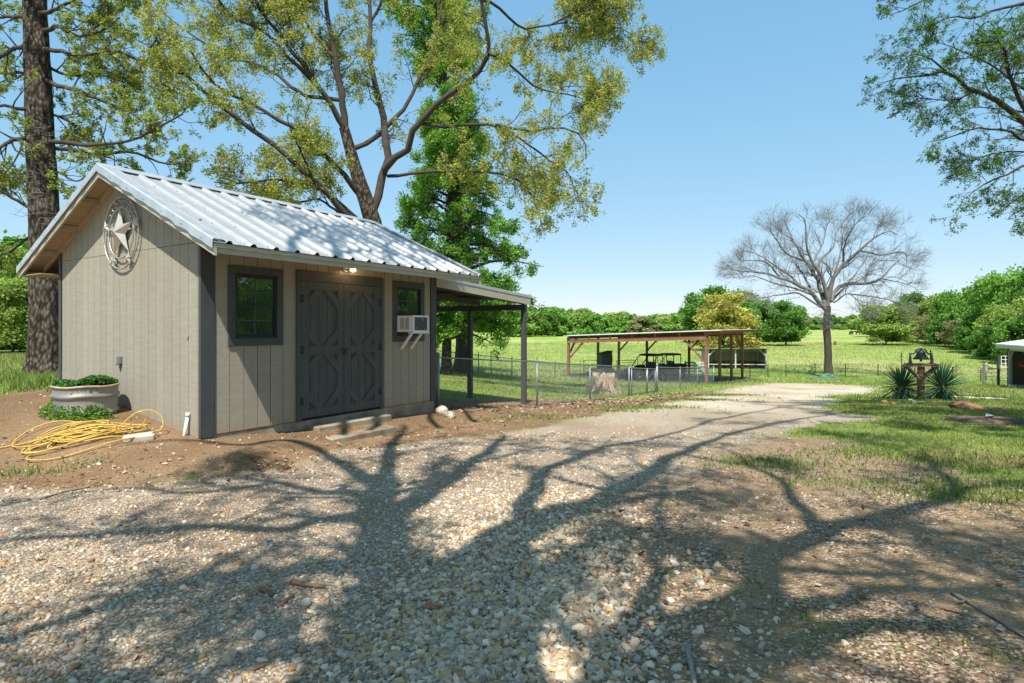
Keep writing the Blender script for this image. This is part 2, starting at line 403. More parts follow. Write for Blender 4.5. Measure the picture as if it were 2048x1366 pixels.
dens = .0+.9*gr*(.45+.55*sstep(-.25, .35, wob(x, y, .8)+.3*wob(x, y, .3)))+.11*br*(y < 6)+.06*di
coarse = np.exp(-((x-.25)/.75)**2-((y-3.0)/1.4)**2)
ok = rng.random(len(x)) < dens; x, y, coarse, gr, br = x[ok], y[ok], coarse[ok], gr[ok], br[ok]
size = np.exp(rng.normal(math.log(.0072), .40, len(x)))*(1+.95*coarse*(rng.random(len(x)) < .8))*(1-.25*br)
far = (y > 5.5); keep = ~far | (size > .009); x, y, size = x[keep], y[keep], size[keep]*(1+.05*np.maximum(y[keep]-4, 0))
pebbles('loose_gravel', x, y, np.clip(size, .004, .034))
# a thinner scatter of bigger pale stones across the drive and the dirt by the shed
x, y = scatter(9000, -12, 9, 2.4, 14, 1.1); gr, br, di, fs = masks(x, y)
ok = rng.random(len(x)) < .06*gr+.05*di+.02*br; x, y = x[ok], y[ok]
pebbles('gravel_stones', x, y, np.exp(rng.normal(math.log(.017), .3, len(x))).clip(.01, .034), .6)
# the packed patch of coarser stones in the middle of the foreground
n_ = 20000; x = rng.normal(.22, .5, n_); y = 2.2+np.abs(rng.normal(0, 1.25, n_)); gr, br, di, fs = masks(x, y)
ok = (y > 2.25) & (rng.random(n_) < (.15+gr)*sstep(-.7, .2, wob(x, y, .42)+.4)); x, y = x[ok], y[ok]
pebbles('coarse_gravel', x, y, np.exp(rng.normal(math.log(.0128), .36, len(x))).clip(.006, .028), .7, probs=np.array((.22, .19, .16, .12, .08, .08, .09, .03, .03)), smooth=False, rough=.2)

def litter(name, x, y, size, cols, curl=.5, lift=.01, m=None):
    n = len(x); z = ground_z(x, y)+lift
    q = np.array([(-1, 0, 0), (0, -.42, curl*.3), (1, 0, curl*.15), (0, .42, curl*.3)])
    V = q[None]*size[:, None, None]*np.stack([np.ones(n), rng.uniform(.6, 1.3, n), rng.uniform(-.6, 1.4, n)], 1)[:, None, :]
    V = np.einsum('nij,nkj->nki', rot_mats(n, .7), V)+np.stack([x, y, z+size*.15], 1)[:, None, :]
    Q = np.arange(4*n).reshape(-1, 4)
    col = cols[rng.integers(0, len(cols), n)]*rng.uniform(.7, 1.25, (n, 1))
    return tag(link(name, np_mesh(name, V.reshape(-1, 3), Q, m or LIT_M, False, np.repeat(col, 4, 0))), kind='stuff')
LIT_M = tint_mat('dead_leaf', (1, 1, 1), .8)
LITC = np.array([(.20, .115, .065), (.27, .17, .10), (.13, .08, .05), (.36, .26, .17), (.24, .16, .11), (.42, .33, .24)])
x = rng.uniform(-11, 9, 150000); y = rng.uniform(2.2, 24, 150000)
gr, br, di, fs = masks(x, y)
v, u = shed_local(x, y)
bank = np.exp(-((u+1.45)/.28)**2)*sstep(-1.6, .5, v)*sstep(7.5, 4, v)
leftw = np.exp(-((y-5.9)/.5)**2)*sstep(-2.5, -4.5, x)
fl = .004+.5*bank*(.4+.6*sstep(-.2, .5, wob(x, y, .35)))+.06*br+.22*fs+.3*leftw+.045*di*sstep(.0, .5, wob(x, y, .6))+.012*di+.012*gr*sstep(9, 3, y)
ok = (rng.random(len(x)) < fl) & ~((v > -.05) & (v < SW+.05) & (u > -.05) & (u < SD)); x, y = x[ok], y[ok]
litter('leaf_litter', x, y, rng.uniform(.018, .042, len(x))*np.clip(y/9, 1, 2), LITC)

def blades(name, x, y, h, wd, cols, m, lean=.45):
    n = len(x); z = ground_z(x, y)-.006
    a = rng.uniform(0, 2*math.pi, n); l = np.abs(rng.normal(0, lean, n))*h
    b = rng.uniform(0, 2*math.pi, n); c0 = np.stack([x, y, z], 1)
    sd = np.stack([np.cos(b), np.sin(b), np.zeros(n)], 1)*wd[:, None]
    tip = c0+np.stack([np.cos(a)*l, np.sin(a)*l, h], 1)
    V = np.stack([c0-sd, c0+sd, tip], 1).reshape(-1, 3); Q = np.arange(3*n).reshape(-1, 3)
    col = cols[rng.integers(0, len(cols), n)]*rng.uniform(.7, 1.3, (n, 1))
    return tag(link(name, np_mesh(name, V, Q, m, False, np.repeat(col, 3, 0))), kind='stuff')
GRASS_M = leaf_mat('grass_blade', (1, 1, 1), .3)
GC = np.array([(.15, .225, .05), (.20, .275, .065), (.26, .31, .085), (.11, .18, .04), (.33, .33, .13), (.38, .33, .18)])
def lawn(n, x0, x1, y0, y1, hmul, name):
    x = rng.uniform(x0, x1, n); y = rng.uniform(y0, y1, n)
    gr, br, di, fs = masks(x, y); g = (1-gr)*(1-br)*(1-di)*(1-.6*fs)
    clump = .42+.58*sstep(-.5, .35, wob(x, y, .45)+.5*wob(x+3, y, .17)+.35*wob(x, y, 1.6))
    v, u = shed_local(x, y); out = ~((v > -.1) & (v < SW+.1) & (u > -.1) & (u < SD+.1))
    ok = (rng.random(n) < g**1.5*clump) & out & (np.abs(x) < y*1.05+1); x, y, clump = x[ok], y[ok], clump[ok]
    h = rng.uniform(.025, .07, len(x))*hmul*(.6+.6*clump)
    blades(name, x, y, h, rng.uniform(.003, .006, len(x))*np.clip(y/7, 1, 4), GC, GRASS_M)
lawn(260000, 2.5, 17, 5, 18, .78, 'lawn_grass')
lawn(60000, -4, 26, 11, 32, 1.5, 'yard_grass')
lawn(70000, -24, -8, 9.5, 26, 2.2, 'left_grass')
lawn(70000, -20, 48, 30, 62, 3.0, 'pasture_grass')
lawn(70000, -30, 80, 60, 125, 5.0, 'far_pasture_grass')
# tufts and weeds in the gravel and along the drive
def tufts(name, spots, per, hh, spread, cols=GC):
    X, Y, H = [], [], []
    for px, py, r, hm in spots:
        c = G(px, py); n = int(per*r*r*60)
        X.append(c[0]+rng.normal(0, r*1.35, n)); Y.append(c[1]+rng.normal(0, r*.7, n)); H.append(rng.uniform(.4, 1, n)*hh*hm)
    X, Y, H = map(np.concatenate, (X, Y, H))
    return blades(name, X, Y, H, .0035+.0009*np.maximum(Y-2, 0), cols*np.array((.75, .9, .75)), GRASS_M, .7)
tufts('grass_tufts', [(1530, 925, .35, 1), (1580, 935, .3, 1), (1490, 922, .2, .8), (1690, 965, .28, 1), (1600, 965, .2, .7), (1860, 985, .3, 1), (2000, 985, .45, 1.2), (1950, 960, .3, 1), (2030, 1000, .4, 1.1), (1700, 905, .35, 1), (1760, 910, .3, 1), (1980, 925, .5, 1.3), (1850, 915, .3, 1), (1610, 1240, .13, .8), (1650, 1262, .16, .8), (1700, 1278, .14, .8), (1475, 1180, .09, .8), (1085, 1078, .1, .8), (1130, 1050, .07, .7), (1035, 1205, .06, .7), (910, 1285, .07, .7), (880, 1310, .07, .6), (1960, 1300, .14, .9), (2020, 1330, .15, .9), (1325, 1155, .08, .7), (160, 930, .13, 1.6), (30, 950, .16, 1.6), (205, 970, .08, .9), (110, 945, .08, 1), (880, 858, .07, .8), (1380, 800, .5, 1), (1300, 815, .5, 1), (1420, 790, .6, 1), (1240, 822, .3, .8), (1000, 838, .3, .7), (1090, 833, .3, .7)], 60, .075, 1)
# longer grass by the left trunk
tufts('long_grass', [(30, 770, .7, 2.2), (75, 775, .6, 2.2), (110, 765, .4, 1.8), (0, 780, .6, 2), (50, 755, .9, 2), (-40, 770, .9, 2)], 14, .12, 1)
# ================================================================ SHED
M = {}
M['siding'] = mat('painted_siding', (.325, .30, .235), .75, 0, .07, 3, .35, (1, 1, 9), 22, ((.30, .22, .14), .35))
def siding_mat():
    m, N, L, P = new_mat('painted_siding'); c = np.array((.325, .30, .238))
    oi = N.new('ShaderNodeObjectInfo'); tc = N.new('ShaderNodeTexCoord'); sx = N.new('ShaderNodeSeparateXYZ'); L.new(tc.outputs['Object'], sx.inputs[0])
    base = ramp(N, L, noise(N, L, 3, 5, (1, 1, 9)), [(.3, tuple(c*.93)), (.7, tuple(c*1.06))])
    base = mix_rgb(N, L, 1.0, base, ramp(N, L, oi.outputs['Random'], [(0, (.94, .94, .95)), (1, (1.05, 1.045, 1.03))]), 'MULTIPLY')
    base = mix_rgb(N, L, .8, base, ramp(N, L, noise(N, L, 60, 4, (.35, .35, 3), .8), [(.33, (.74, .74, .74)), (.6, (1.07, 1.07, 1.06))]), 'MULTIPLY')
    base = mix_rgb(N, L, mathn(N, L, 'MULTIPLY', ramp(N, L, noise(N, L, 1.1, 6, (1, 1, .3), .7), [(.5, 0), (.7, 1)]), .3), base, (.25, .2, .14))
    # red mud splashed up from the bare ground
    sp = mathn(N, L, 'ADD', mathn(N, L, 'MULTIPLY', sx.outputs['Z'], -2.6), mathn(N, L, 'MULTIPLY', noise(N, L, 9, 6, (1, 1, .5), .75), 1.5))
    base = mix_rgb(N, L, mathn(N, L, 'MULTIPLY', ramp(N, L, sp, [(.35, 0), (.85, 1)]), .5), base, (.34, .215, .12))
    L.new(base, P.inputs['Base Color']); P.inputs['Roughness'].default_value = .78; P.inputs['Specular IOR Level'].default_value = .35
    bump(N, L, P, noise(N, L, 22, 5, (1, 1, 9), .7), .45, .01); return m
M['siding'] = siding_mat()
M['trim'] = mat('charcoal_paint', (.055, .06, .063), .55, 0, .14, 4, .15, (4, 4, 1), 30)
M['door'] = mat('charcoal_door_paint', (.062, .069, .071), .6, 0, .16, 4, .3, (5, 5, .6), 30, ((.10, .105, .10), .35))
M['fascia'] = mat('tan_fascia_paint', (.40, .375, .295), .6, 0, .06, 3, .1, None, 20, ((.33, .28, .2), .25))
M['soffit'] = mat('tan_soffit_board', (.40, .30, .19), .8, 0, .12, 4, .2, (1, 6, 1))
M['galv'] = mat('galvanised_roof', (.57, .56, .545), .40, .62, .1, 5, .06, (3, .6, 3), 9, ((.5, .5, .5), .3))
M['galv_trim'] = mat('galvanised_trim', (.58, .60, .62), .45, .65, .12, 4, .12, None, 7)
M['screw'] = mat('screw_head', (.10, .10, .10), .5, .6, .1)
M['slab'] = mat('concrete', (.30, .255, .19), .92, 0, .2, 5, .5, None, 40, ((.17, .115, .07), .85))
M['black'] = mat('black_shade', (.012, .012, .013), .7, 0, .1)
M['white'] = mat('white_enamel', (.70, .71, .69), .45, 0, .06, 5, .05, None, 20, ((.55, .48, .38), .3))
M['grille'] = mat('dark_coil', (.07, .08, .085), .6, .3, .25, 40, .5, (1, 1, 6), 120)
M['steel'] = mat('galvanised_steel', (.24, .26, .275), .5, .65, .15, 8, .1)
M['silver'] = mat('star_metal', (.46, .44, .39), .42, .55, .1, 6, .05)
M['darkmetal'] = mat('aged_ring_metal', (.42, .40, .36), .45, .6, .25, 12, .2)
M['darkpost'] = mat('dark_post_paint', (.06, .06, .063), .65, 0, .15, 5, .15, (4, 4, 1))
def glass():
    m, N, L, P = new_mat('window_glass')
    P.inputs['Base Color'].default_value = (.02, .03, .025, 1); P.inputs['Roughness'].default_value = .03
    P.inputs['Specular IOR Level'].default_value = 1.0; P.inputs['IOR'].default_value = 2.5
    tc = N.new('ShaderNodeTexCoord'); n = N.new('ShaderNodeTexNoise'); n.inputs['Scale'].default_value = 7; L.new(tc.outputs['Object'], n.inputs['Vector'])
    bump(N, L, P, n.outputs['Fac'], .05, .05)
    return m
M['glass'] = glass()
shed = thing('shed', 'tan board-sided shed with charcoal double doors and a ribbed metal roof beside the drive', 'shed', (CX, CY, SZ), TH)
# local axes: x along the front, y into the shed, z up from the bottom of the siding
OL, OR, EF, EB = .309, .398, .78, .78
ZE, SLP = 2.352, .453                      # top of the eave edge, roof slope
MIDY = SD/2; ZR = ZE+SLP*(MIDY+EF)
roof_z = lambda y: ZE+SLP*(min(y, SD-y)+EF)
slab = MB().cbox((-.0, 0, -.55), (SW, SD, -.004), .012).build('foundation', M['slab'], shed)
front = MB().box((.02, .05, 0), (SW-.02, .08, 2.62)).build('front_wall', M['black'], shed)
BW, GAP = .2012, .009
def board(parent, poly, thick=.024, axis='y', name='siding_board'):
    """poly in wall plane (a,z), extruded outward"""
    if axis == 'y': P_ = [(a, .012, z) for a, z in poly]; d = (0, -thick, 0)
    else: P_ = [(.012, a, z) for a, z in poly]; d = (-thick, 0, 0)
    return MB().prism(P_, d).build(name, M['siding'], parent)
openings = [(.37, 1.11, 1.15, 2.15), (1.42, 3.09, -.1, 2.18), (3.40, 4.16, 1.15, 2.15)]
edges = [.165+BW*i for i in range(0, 22) if .165+BW*i < SW-.14]+[SW-.135]
for a, b in zip(edges[:-1], edges[1:]):
    a0, b0 = a+GAP/2, b-GAP/2
    cuts = [o for o in openings if o[0] < b0 and o[1] > a0]
    if not cuts: board(front, [(a0, 0), (b0, 0), (b0, 2.61), (a0, 2.61)]); continue
    o = cuts[0]
    if o[0] > a0+.03: board(front, [(a0, 0), (o[0], 0), (o[0], 2.61), (a0, 2.61)]); a0 = o[0]
    if o[1] < b0-.03: board(front, [(o[1], 0), (b0, 0), (b0, 2.61), (o[1], 2.61)]); b0 = o[1]
    if o[2] > 0: board(front, [(a0, 0), (b0, 0), (b0, o[2]), (a0, o[2])])
    board(front, [(a0, o[3]), (b0, o[3]), (b0, 2.61), (a0, 2.61)])
gable = MB().prism([(.012, 0, 0), (.012, SD, 0), (.012, SD, roof_z(SD)-.14), (.012, MIDY, ZR-.14), (.012, 0, roof_z(0)-.14)], (.04, 0, 0)).build('gable_wall', M['black'], shed)
edges = [.02]+[.075+BW*i for i in range(0, 21) if .075+BW*i < SD-.06]+[SD-.06]
SEAM = 2.44
for i, (a, b) in enumerate(zip(edges[:-1], edges[1:])):
    a0, b0 = a+GAP/2*.8, b-GAP/2*.8; za, zb = roof_z(a0)-.15, roof_z(b0)-.15
    board(gable, [(a0, -.03), (b0, -.03), (b0, SEAM-.003), (a0, SEAM-.003)], axis='x')
    if min(za, zb) > SEAM+.02:
        top = [(b0, zb), (MIDY, ZR-.15), (a0, za)] if a0 < MIDY < b0 else [(b0, zb), (a0, za)]
        board(gable, [(a0, SEAM+.003), (b0, SEAM+.003)]+top, axis='x')
back = MB().box((.02, SD-.05, 0), (SW-.02, SD-.012, 2.6)).build('back_wall', M['siding'], shed)
farw = MB().prism([(SW-.05, 0, 0), (SW-.05, SD, 0), (SW-.05, SD, roof_z(SD)-.14), (SW-.05, MIDY, ZR-.14), (SW-.05, 0, roof_z(0)-.14)], (.038, 0, 0)).build('far_wall', M['siding'], shed)
# corner boards
MB().cbox((-.018, -.03, -.03), (.155, -.012, 2.6), .003).cbox((-.032, -.0305, -.03), (-.0185, .02, 2.72), .003).build('corner_board', M['trim'], shed)
MB().cbox((SW-.13, -.03, -.02), (SW+.02, -.012, 2.6), .003).box((SW-.012, -.0305, -.02), (SW+.021, .1, 2.6)).build('corner_board', M['trim'], shed)
MB().cbox((-.034, SD-.055, -.02), (-.012, SD+.02, 2.6), .003).build('corner_board', M['trim'], shed)
# roof sheets with trapezoid ribs
def rib_profile(x0, x1, pitch=.312, first=None):
    pts = [(x0, 0)]; x = first if first is not None else x0+.16
    while x < x1-.05:
        pts += [(x-.046, 0), (x-.020, .034), (x+.020, .034), (x+.046, 0), ]
        for q in (.115, .195): 
            if x+q+.012 < x1-.02: pts += [(x+q-.012, 0), (x+q, .004), (x+q+.012, 0)]
        x += pitch
    pts.append((x1, 0)); return pts
def slope_sheet(x0, x1, first, ya, za, yb, zb, name, parent, m, th=.004):
    pr = rib_profile(x0, x1, .312, first); V, Fc = [], []
    L_ = math.hypot(yb-ya, zb-za); nrm = (0, -(zb-za)/L_, (yb-ya)/L_)
    if nrm[2] < 0: nrm = (0, -nrm[1], -nrm[2])
    ns = 3
    for s in range(ns):
        t = s/(ns-1)
        for x, h in pr: V.append((x, ya+(yb-ya)*t+nrm[1]*h, za+(zb-za)*t+nrm[2]*h))
    k = len(pr)
    for s in range(ns-1):
        for i in range(k-1): Fc.append((s*k+i, s*k+i+1, (s+1)*k+i+1, (s+1)*k+i))
    mb = MB(); mb.add(V, Fc); o = mb.build(name, m, parent)
    md = o.modifiers.new('thickness', 'SOLIDIFY'); md.thickness = th; md.offset = -1
    return o
ROOF0, ROOF1 = -OL-.02, SW+OR+.02
ribs0 = -OL+.17
deck = MB().prism([(-OL+.02, -EF+.02, ZE-.045), (-OL+.02, MIDY, ZR-.045), (-OL+.02, SD+EB-.02, ZE-.045), (-OL+.02, SD+EB-.02, ZE-.06), (-OL+.02, MIDY, ZR-.06), (-OL+.02, -EF+.02, ZE-.06)], (SW+OR+OL-.04, 0, 0)).build('roof_deck', M['soffit'], shed)
wsheet = .936
for side in (0, 1):
    x = ROOF0
    ya, yb = (-EF-.035, MIDY) if side == 0 else (SD+EB+.035, MIDY)
    while x < ROOF1-.1:
        x1 = min(x+wsheet, ROOF1); f = ribs0+math.ceil((x+.02-ribs0)/.312)*.312
        so_ = slope_sheet(x, x1-.001, f, ya, ZE-.035*SLP, yb, ZR, 'roof_panel', shed, M['galv'])
        if side == 0:
            mb = MB()
            xx = f
            while xx < x1-.03:
                for q in (.045, .25):
                    for t in (.03, .27, .52, .77, .96):
                        if xx+q < x1-.02:
                            yy = ya+(yb-ya)*t; zz = ZE-.035*SLP+(ZR-ZE+.035*SLP)*t
                            mb.lathe([(.006, .002), (.006, .007), (.002, .010)], (xx+q, yy, zz), 6, cap=True)
                xx += .312
            if mb.n: mb.build('roof_screw', M['screw'], so_)['kind'] = 'stuff'
        x = x1
MB().prism([(ROOF0, MIDY-.17, ZR-.17*SLP+.036), (ROOF0, MIDY, ZR+.045), (ROOF0, MIDY+.17, ZR-.17*SLP+.036), (ROOF0, MIDY+.17, ZR-.17*SLP+.028), (ROOF0, MIDY, ZR+.037), (ROOF0, MIDY-.17, ZR-.17*SLP+.028)], (ROOF1-ROOF0, 0, 0)).build('ridge_cap', M['galv_trim'], shed)
# rake trim (bent galvanised edge) and rake boards on both gables
for xo, sg, nm in ((-OL, -1, 'a'), (SW+OR, 1, 'b')):
    for ya, yb in ((-EF-.03, MIDY), (SD+EB+.03, MIDY)):
        za, zb = ZE-.03*SLP, ZR
        # bent metal: flat on top, then face
        x_out = xo+sg*.028; x_in = xo-sg*.13
        mb = MB()
        nseg = 26; rows = []
        for i in range(nseg+1):
            t = i/nseg; yy = ya+(yb-ya)*t; zz = za+(zb-za)*t; wv = .006*math.sin(i*2.1+xo)+.004*math.sin(i*4.7)
            rows.append([(x_in, yy, zz+.034), (x_out-sg*.012, yy, zz+.04+wv*.3), (x_out+sg*wv*.5, yy, zz+.026), (x_out+sg*(.004+wv), yy, zz-.078-wv), (x_out-sg*.01, yy, zz-.08-wv)])
        V = [p for r in rows for p in r]; Fc = [(i*5+k, i*5+k+1, (i+1)*5+k+1, (i+1)*5+k) for i in range(nseg) for k in range(4)]
        mb.add(V, Fc, False); o = mb.build('rake_trim', M['galv_trim'], shed)
        sc = MB()
        for i in range(2, 26, 4):
            t = i/26; sc.lathe([(.006, 0), (.006, sg*.006), (.002, sg*.008)], (x_out+sg*.006, ya+(yb-ya)*t, za+(zb-za)*t-.035), 6, axis='x', cap=True)
        sc.build('trim_screw', M['screw'], o)['kind'] = 'stuff'
        MB().prism([(xo, ya+.01*np.sign(yb-ya), za-.03), (xo, yb, zb-.03), (xo, yb, zb-.155), (xo, ya+.01*np.sign(yb-ya), za-.155)], (-sg*.03, 0, 0)).build('rake_board', M['fascia'], shed)
    # frieze board against the wall and lookout blocks
    wx = -.013 if sg < 0 else SW+.013
    for ya, yb in ((-EF+.2, MIDY), (SD+EB-.2, MIDY)):
        fz = lambda y: roof_z(y)
        MB().prism([(wx, ya, fz(ya)-.065), (wx, yb, ZR-.065), (wx, yb, ZR-.155), (wx, ya, fz(ya)-.155)], (sg*.035, 0, 0)).build('frieze_board', M['soffit'], shed)
        for q in (.2, .48, .76):
            yy = ya+(yb-ya)*q; zz = fz(yy)
            MB().beam((wx+sg*.036, yy, zz-.115), (xo-sg*.031, yy, zz-.115), .04, .09).build('lookout_block', M['soffit'], shed)
# eave boards: a thin board on top of a deeper fascia
for yy, sg in ((-EF, -1), (SD+EB, 1)):
    MB().box((-OL+.005, min(yy, yy-sg*.03), ZE-.135), (SW+OR-.005, max(yy, yy-sg*.03), ZE-.03)).build('eave_fascia', M['fascia'], shed)
    MB().cbox((-OL-.005, min(yy+sg*.001, yy+sg*.022), ZE-.072), (SW+OR+.005, max(yy+sg*.001, yy+sg*.022), ZE-.022), .003).build('eave_drip_board', M['fascia'], shed)
MB().box((-OL+.035, SD+.02, ZE-.13), (SW+OR-.035, SD+EB-.031, ZE-.118)).build('soffit_panel', M['soffit'], shed)
# ---- windows
def window(x0, x1, z0, z1, ac=False):
    tw = .1; ix0, ix1, iz0, iz1 = x0+tw, x1-tw, z0+tw, z1-tw
    mb = MB()
    mb.cbox((x0, -.034, iz1), (x1, -.013, z1), .003).cbox((x0, -.034, z0), (x1, -.013, iz0), .003)
    mb.cbox((x0, -.0335, iz0+.001), (ix0, -.013, iz1-.001), .003).cbox((ix1, -.0335, iz0+.001), (x1, -.013, iz1-.001), .003)
    wn = mb.build('window', M['trim'], shed)
    f = MB(); d0, d1 = -.012, .01
    f.box((ix0, d0, iz0), (ix0+.028, .04, iz1)).box((ix1-.028, d0, iz0), (ix1, .04, iz1)).box((ix0+.028, d0, iz0), (ix1-.028, .04, iz0+.03)).box((ix0+.028, d0, iz1-.03), (ix1-.028, .04, iz1))
    f.build('window_frame', M['black_frame'], wn)
    zm = (iz0+iz1)/2
    for k, (a, b, yy) in enumerate(((zm-.02, iz1-.03, .012), (iz0+.03, zm+.02, .026))):
        if ac and k == 1:
            MB().box((ix0+.028, yy, a), (ix1-.028, yy+.01, b)).build('filler_panel', M['black_frame'], wn); continue
        xa, xb = ix0+.028, ix1-.028
        s = MB(); t = .022
        s.box((xa, yy-.012, a), (xa+t, yy+.01, b)).box((xb-t, yy-.012, a), (xb, yy+.01, b)).box((xa+t, yy-.012, a), (xb-t, yy+.01, a+t+.012)).box((xa+t, yy-.012, b-t), (xb-t, yy+.01, b))
        s.build('sash', M['black_frame'], wn)
        MB().box((xa+t, yy, a+t), (xb-t, yy+.004, b-t)).build('pane', M['glass'], wn)
        mu = MB(); xm = (xa+xb)/2; zc = (a+b)/2
        mu.box((xm-.008, yy-.004, a+t), (xm+.008, yy-.001, b-t)).box((xa+t, yy-.0045, zc-.008), (xb-t, yy-.0012, zc+.008))
        mu.build('muntin', M['muntin'], wn)
    return wn
M['black_frame'] = mat('bronze_frame', (.022, .024, .025), .4, 0, .1)
M['muntin'] = mat('grey_muntin', (.06, .072, .06), .5, 0, .1)
window(.335, 1.165, 1.12, 2.185); window(3.365, 4.195, 1.12, 2.185, True)
# ---- door surround and two leaves
zt = 2.21; xa, xb = 1.385, 3.135; jw = .105; zb_ = -.012
ds = MB(); ds.cbox((xa, -.04, zt-.155), (xb, -.013, zt), .004).cbox((xa, -.0395, zb_), (xa+jw-.02, -.013, zt-.156), .004).cbox((xb-jw+.02, -.0395, zb_), (xb, -.013, zt-.156), .004)
surround = ds.build('door_surround', M['trim'], shed)
MB().box((xa+.05, .0, zb_), (xb-.05, .01, zt-.1)).build('door_backing', M['black'], shed)
def leaf(x0, x1, z0, z1, hinge):
    w_ = x1-x0; st_ = .125
    base = MB().box((x0, -.006, z0), (x1, -.001, z1)); lf = base.build('door', M['black'], shed)
    n = 5; pw = (w_-.02)/n
    for i in range(n):
        MB().box((x0+.01+pw*i+.004, -.017, z0+.005), (x0+.01+pw*(i+1)-.004, -.006, z1-.005)).build('door_plank', M['door'], lf)
    fy0, fy1 = -.034, -.0172
    for a, b in ((x0, x0+st_), (x1-st_, x1)): MB().cbox((a, fy0, z0), (b, fy1, z1), .003).build('door_stile', M['door'], lf)
    zm = (z0+z1)/2-.02
    for a, b in ((z0, z0+.13), (zm-.065, zm+.065), (z1-.12, z1)): MB().cbox((x0+st_+.001, fy0+.0005, a), (x1-st_-.001, fy1, b), .003).build('door_rail', M['door'], lf)
    c = .20; bw = .105
    for za, zb2 in ((z0+.13, zm-.065), (zm+.065, z1-.12)):
        for sx, xx in ((1, x0+st_), (-1, x1-st_)):
            for sz, zz in ((1, za), (-1, zb2)):
                h = bw*1.414
                MB().prism([(xx+sx*.002, fy0+.001, zz+sz*(c+.07)), (xx+sx*(c+.07), fy0+.001, zz+sz*.002), (xx+sx*(c+.07-h), fy0+.001, zz+sz*.002), (xx+sx*.002, fy0+.001, zz+sz*(c+.07-h))], (0, fy1-fy0-.001, 0)).build('door_corner_brace', M['door'], lf)
    for q in (.13, .5, .87):
        zz = z0+(z1-z0)*q; hx = x0 if hinge < 0 else x1
        MB().cbox((hx-.028, fy0-.012, zz-.055), (hx+.028, fy0-.0015, zz+.055), .004).tube([(hx, fy0-.012, zz-.06), (hx, fy0-.012, zz+.06)], .008).build('hinge', M['black_frame'], lf)
    return lf
xm = 2.268
dl = leaf(xa+jw-.018, xm-.004, .028, zt-.158, -1); dr = leaf(xm+.004, xb-jw+.018, .028, zt-.158, 1)
lk = MB(); lk.cbox((xm-.07, -.047, 1.005), (xm+.06, -.0355, 1.035), .003).cbox((xm-.022, -.066, .935), (xm+.026, -.042, .985), .005)
lk.tube([(xm-.012, -.054, .98), (xm-.012, -.054, 1.01), (xm+.002, -.054, 1.022), (xm+.016, -.054, 1.01), (xm+.016, -.054, .98)], .004, 6)
lk.build('hasp_padlock', M['black_frame'], shed)
# ---- porch bulb, camera, conduit box, pipe
fx = 2.30; fz_ = 2.295
lt = MB().lathe([(.055, 0), (.055, .018), (.03, .03), (.022, .05)], (fx, -.012, fz_), 16, 'y').lathe([], (0, 0, 0)) if False else MB()
lt.tube([(fx, -.012, fz_), (fx, -.05, fz_)], .05, 14).tube([(fx-.05, -.045, fz_), (fx-.05, -.10, fz_-.02)], .022, 10).tube([(fx+.05, -.045, fz_), (fx+.05, -.10, fz_-.02)], .022, 10)
fixture = lt.build('light_fixture', M['white'], shed)
def emit(name, col, s):
    m, N, L, P = new_mat(name); P.inputs['Base Color'].default_value = (*col, 1); P.inputs['Emission Color'].default_value = (*col, 1); P.inputs['Emission Strength'].default_value = s; return m
bl = [(.003, 0), (.016, .012), (.026, .04), (.030, .06), (.022, .085), (.004, .094)]
MB().lathe([(r, -.10-h) for r, h in bl], (fx+.05, 0, fz_-.02), 12, 'y').build('lit_bulb', emit('bulb_glow', (1, .72, .36), 9), fixture)
MB().lathe([(r, -.10-h) for r, h in bl], (fx-.05, 0, fz_-.02), 12, 'y').build('unlit_bulb', M['white'], fixture)
pl = bpy.data.lights.new('bulb_light', 'POINT'); pl.energy = 2.2; pl.color = (1, .62, .28); pl.shadow_soft_size = .03
plo = bpy.data.objects.new('bulb_light', pl); C.objects.link(plo); plo.parent = fixture; plo.location = (fx+.05, -.24, fz_-.03)
cm = MB().cbox((.655, -.06, 2.37), (.715, -.012, 2.43), .006).tube([(.685, -.06, 2.395), (.685, -.085, 2.39)], .02, 10); cm.build('wall_sensor', M['black_frame'], shed)
MB().lathe([(.014, 0), (.012, .006), (.003, .008)], (.685, -.0855, 2.39), 10, 'y', cap=True).build('sensor_lens', M['white'], shed)
def inv_g(px, py, vv=0.0):
    r = (px-1024)/F_PX; cx, cy = CX+vv*ct, CY+vv*st; u = (cx-r*cy)/(st+r*ct); Y = cy+u*ct
    return u, CAM_H-SZ-(py-Y0)*Y/F_PX
u_, z_ = inv_g(244.5, 720)
ob = MB().cbox((-.06, u_-.035, z_-.055), (-.0125, u_+.035, z_+.055), .006).cbox((-.072, u_-.022, z_-.075), (-.058, u_+.022, z_-.02), .004)
ob.tube([(-.03, u_, z_-.055), (-.03, u_, z_-.12)], .013, 8); ob.build('outlet_box', M['steel'], shed)
u_, z_ = inv_g(378, 674); MB().cbox((-.03, u_-.018, z_-.02), (-.0125, u_+.018, z_+.02), .004).build('wall_tag', M['siding'], shed)

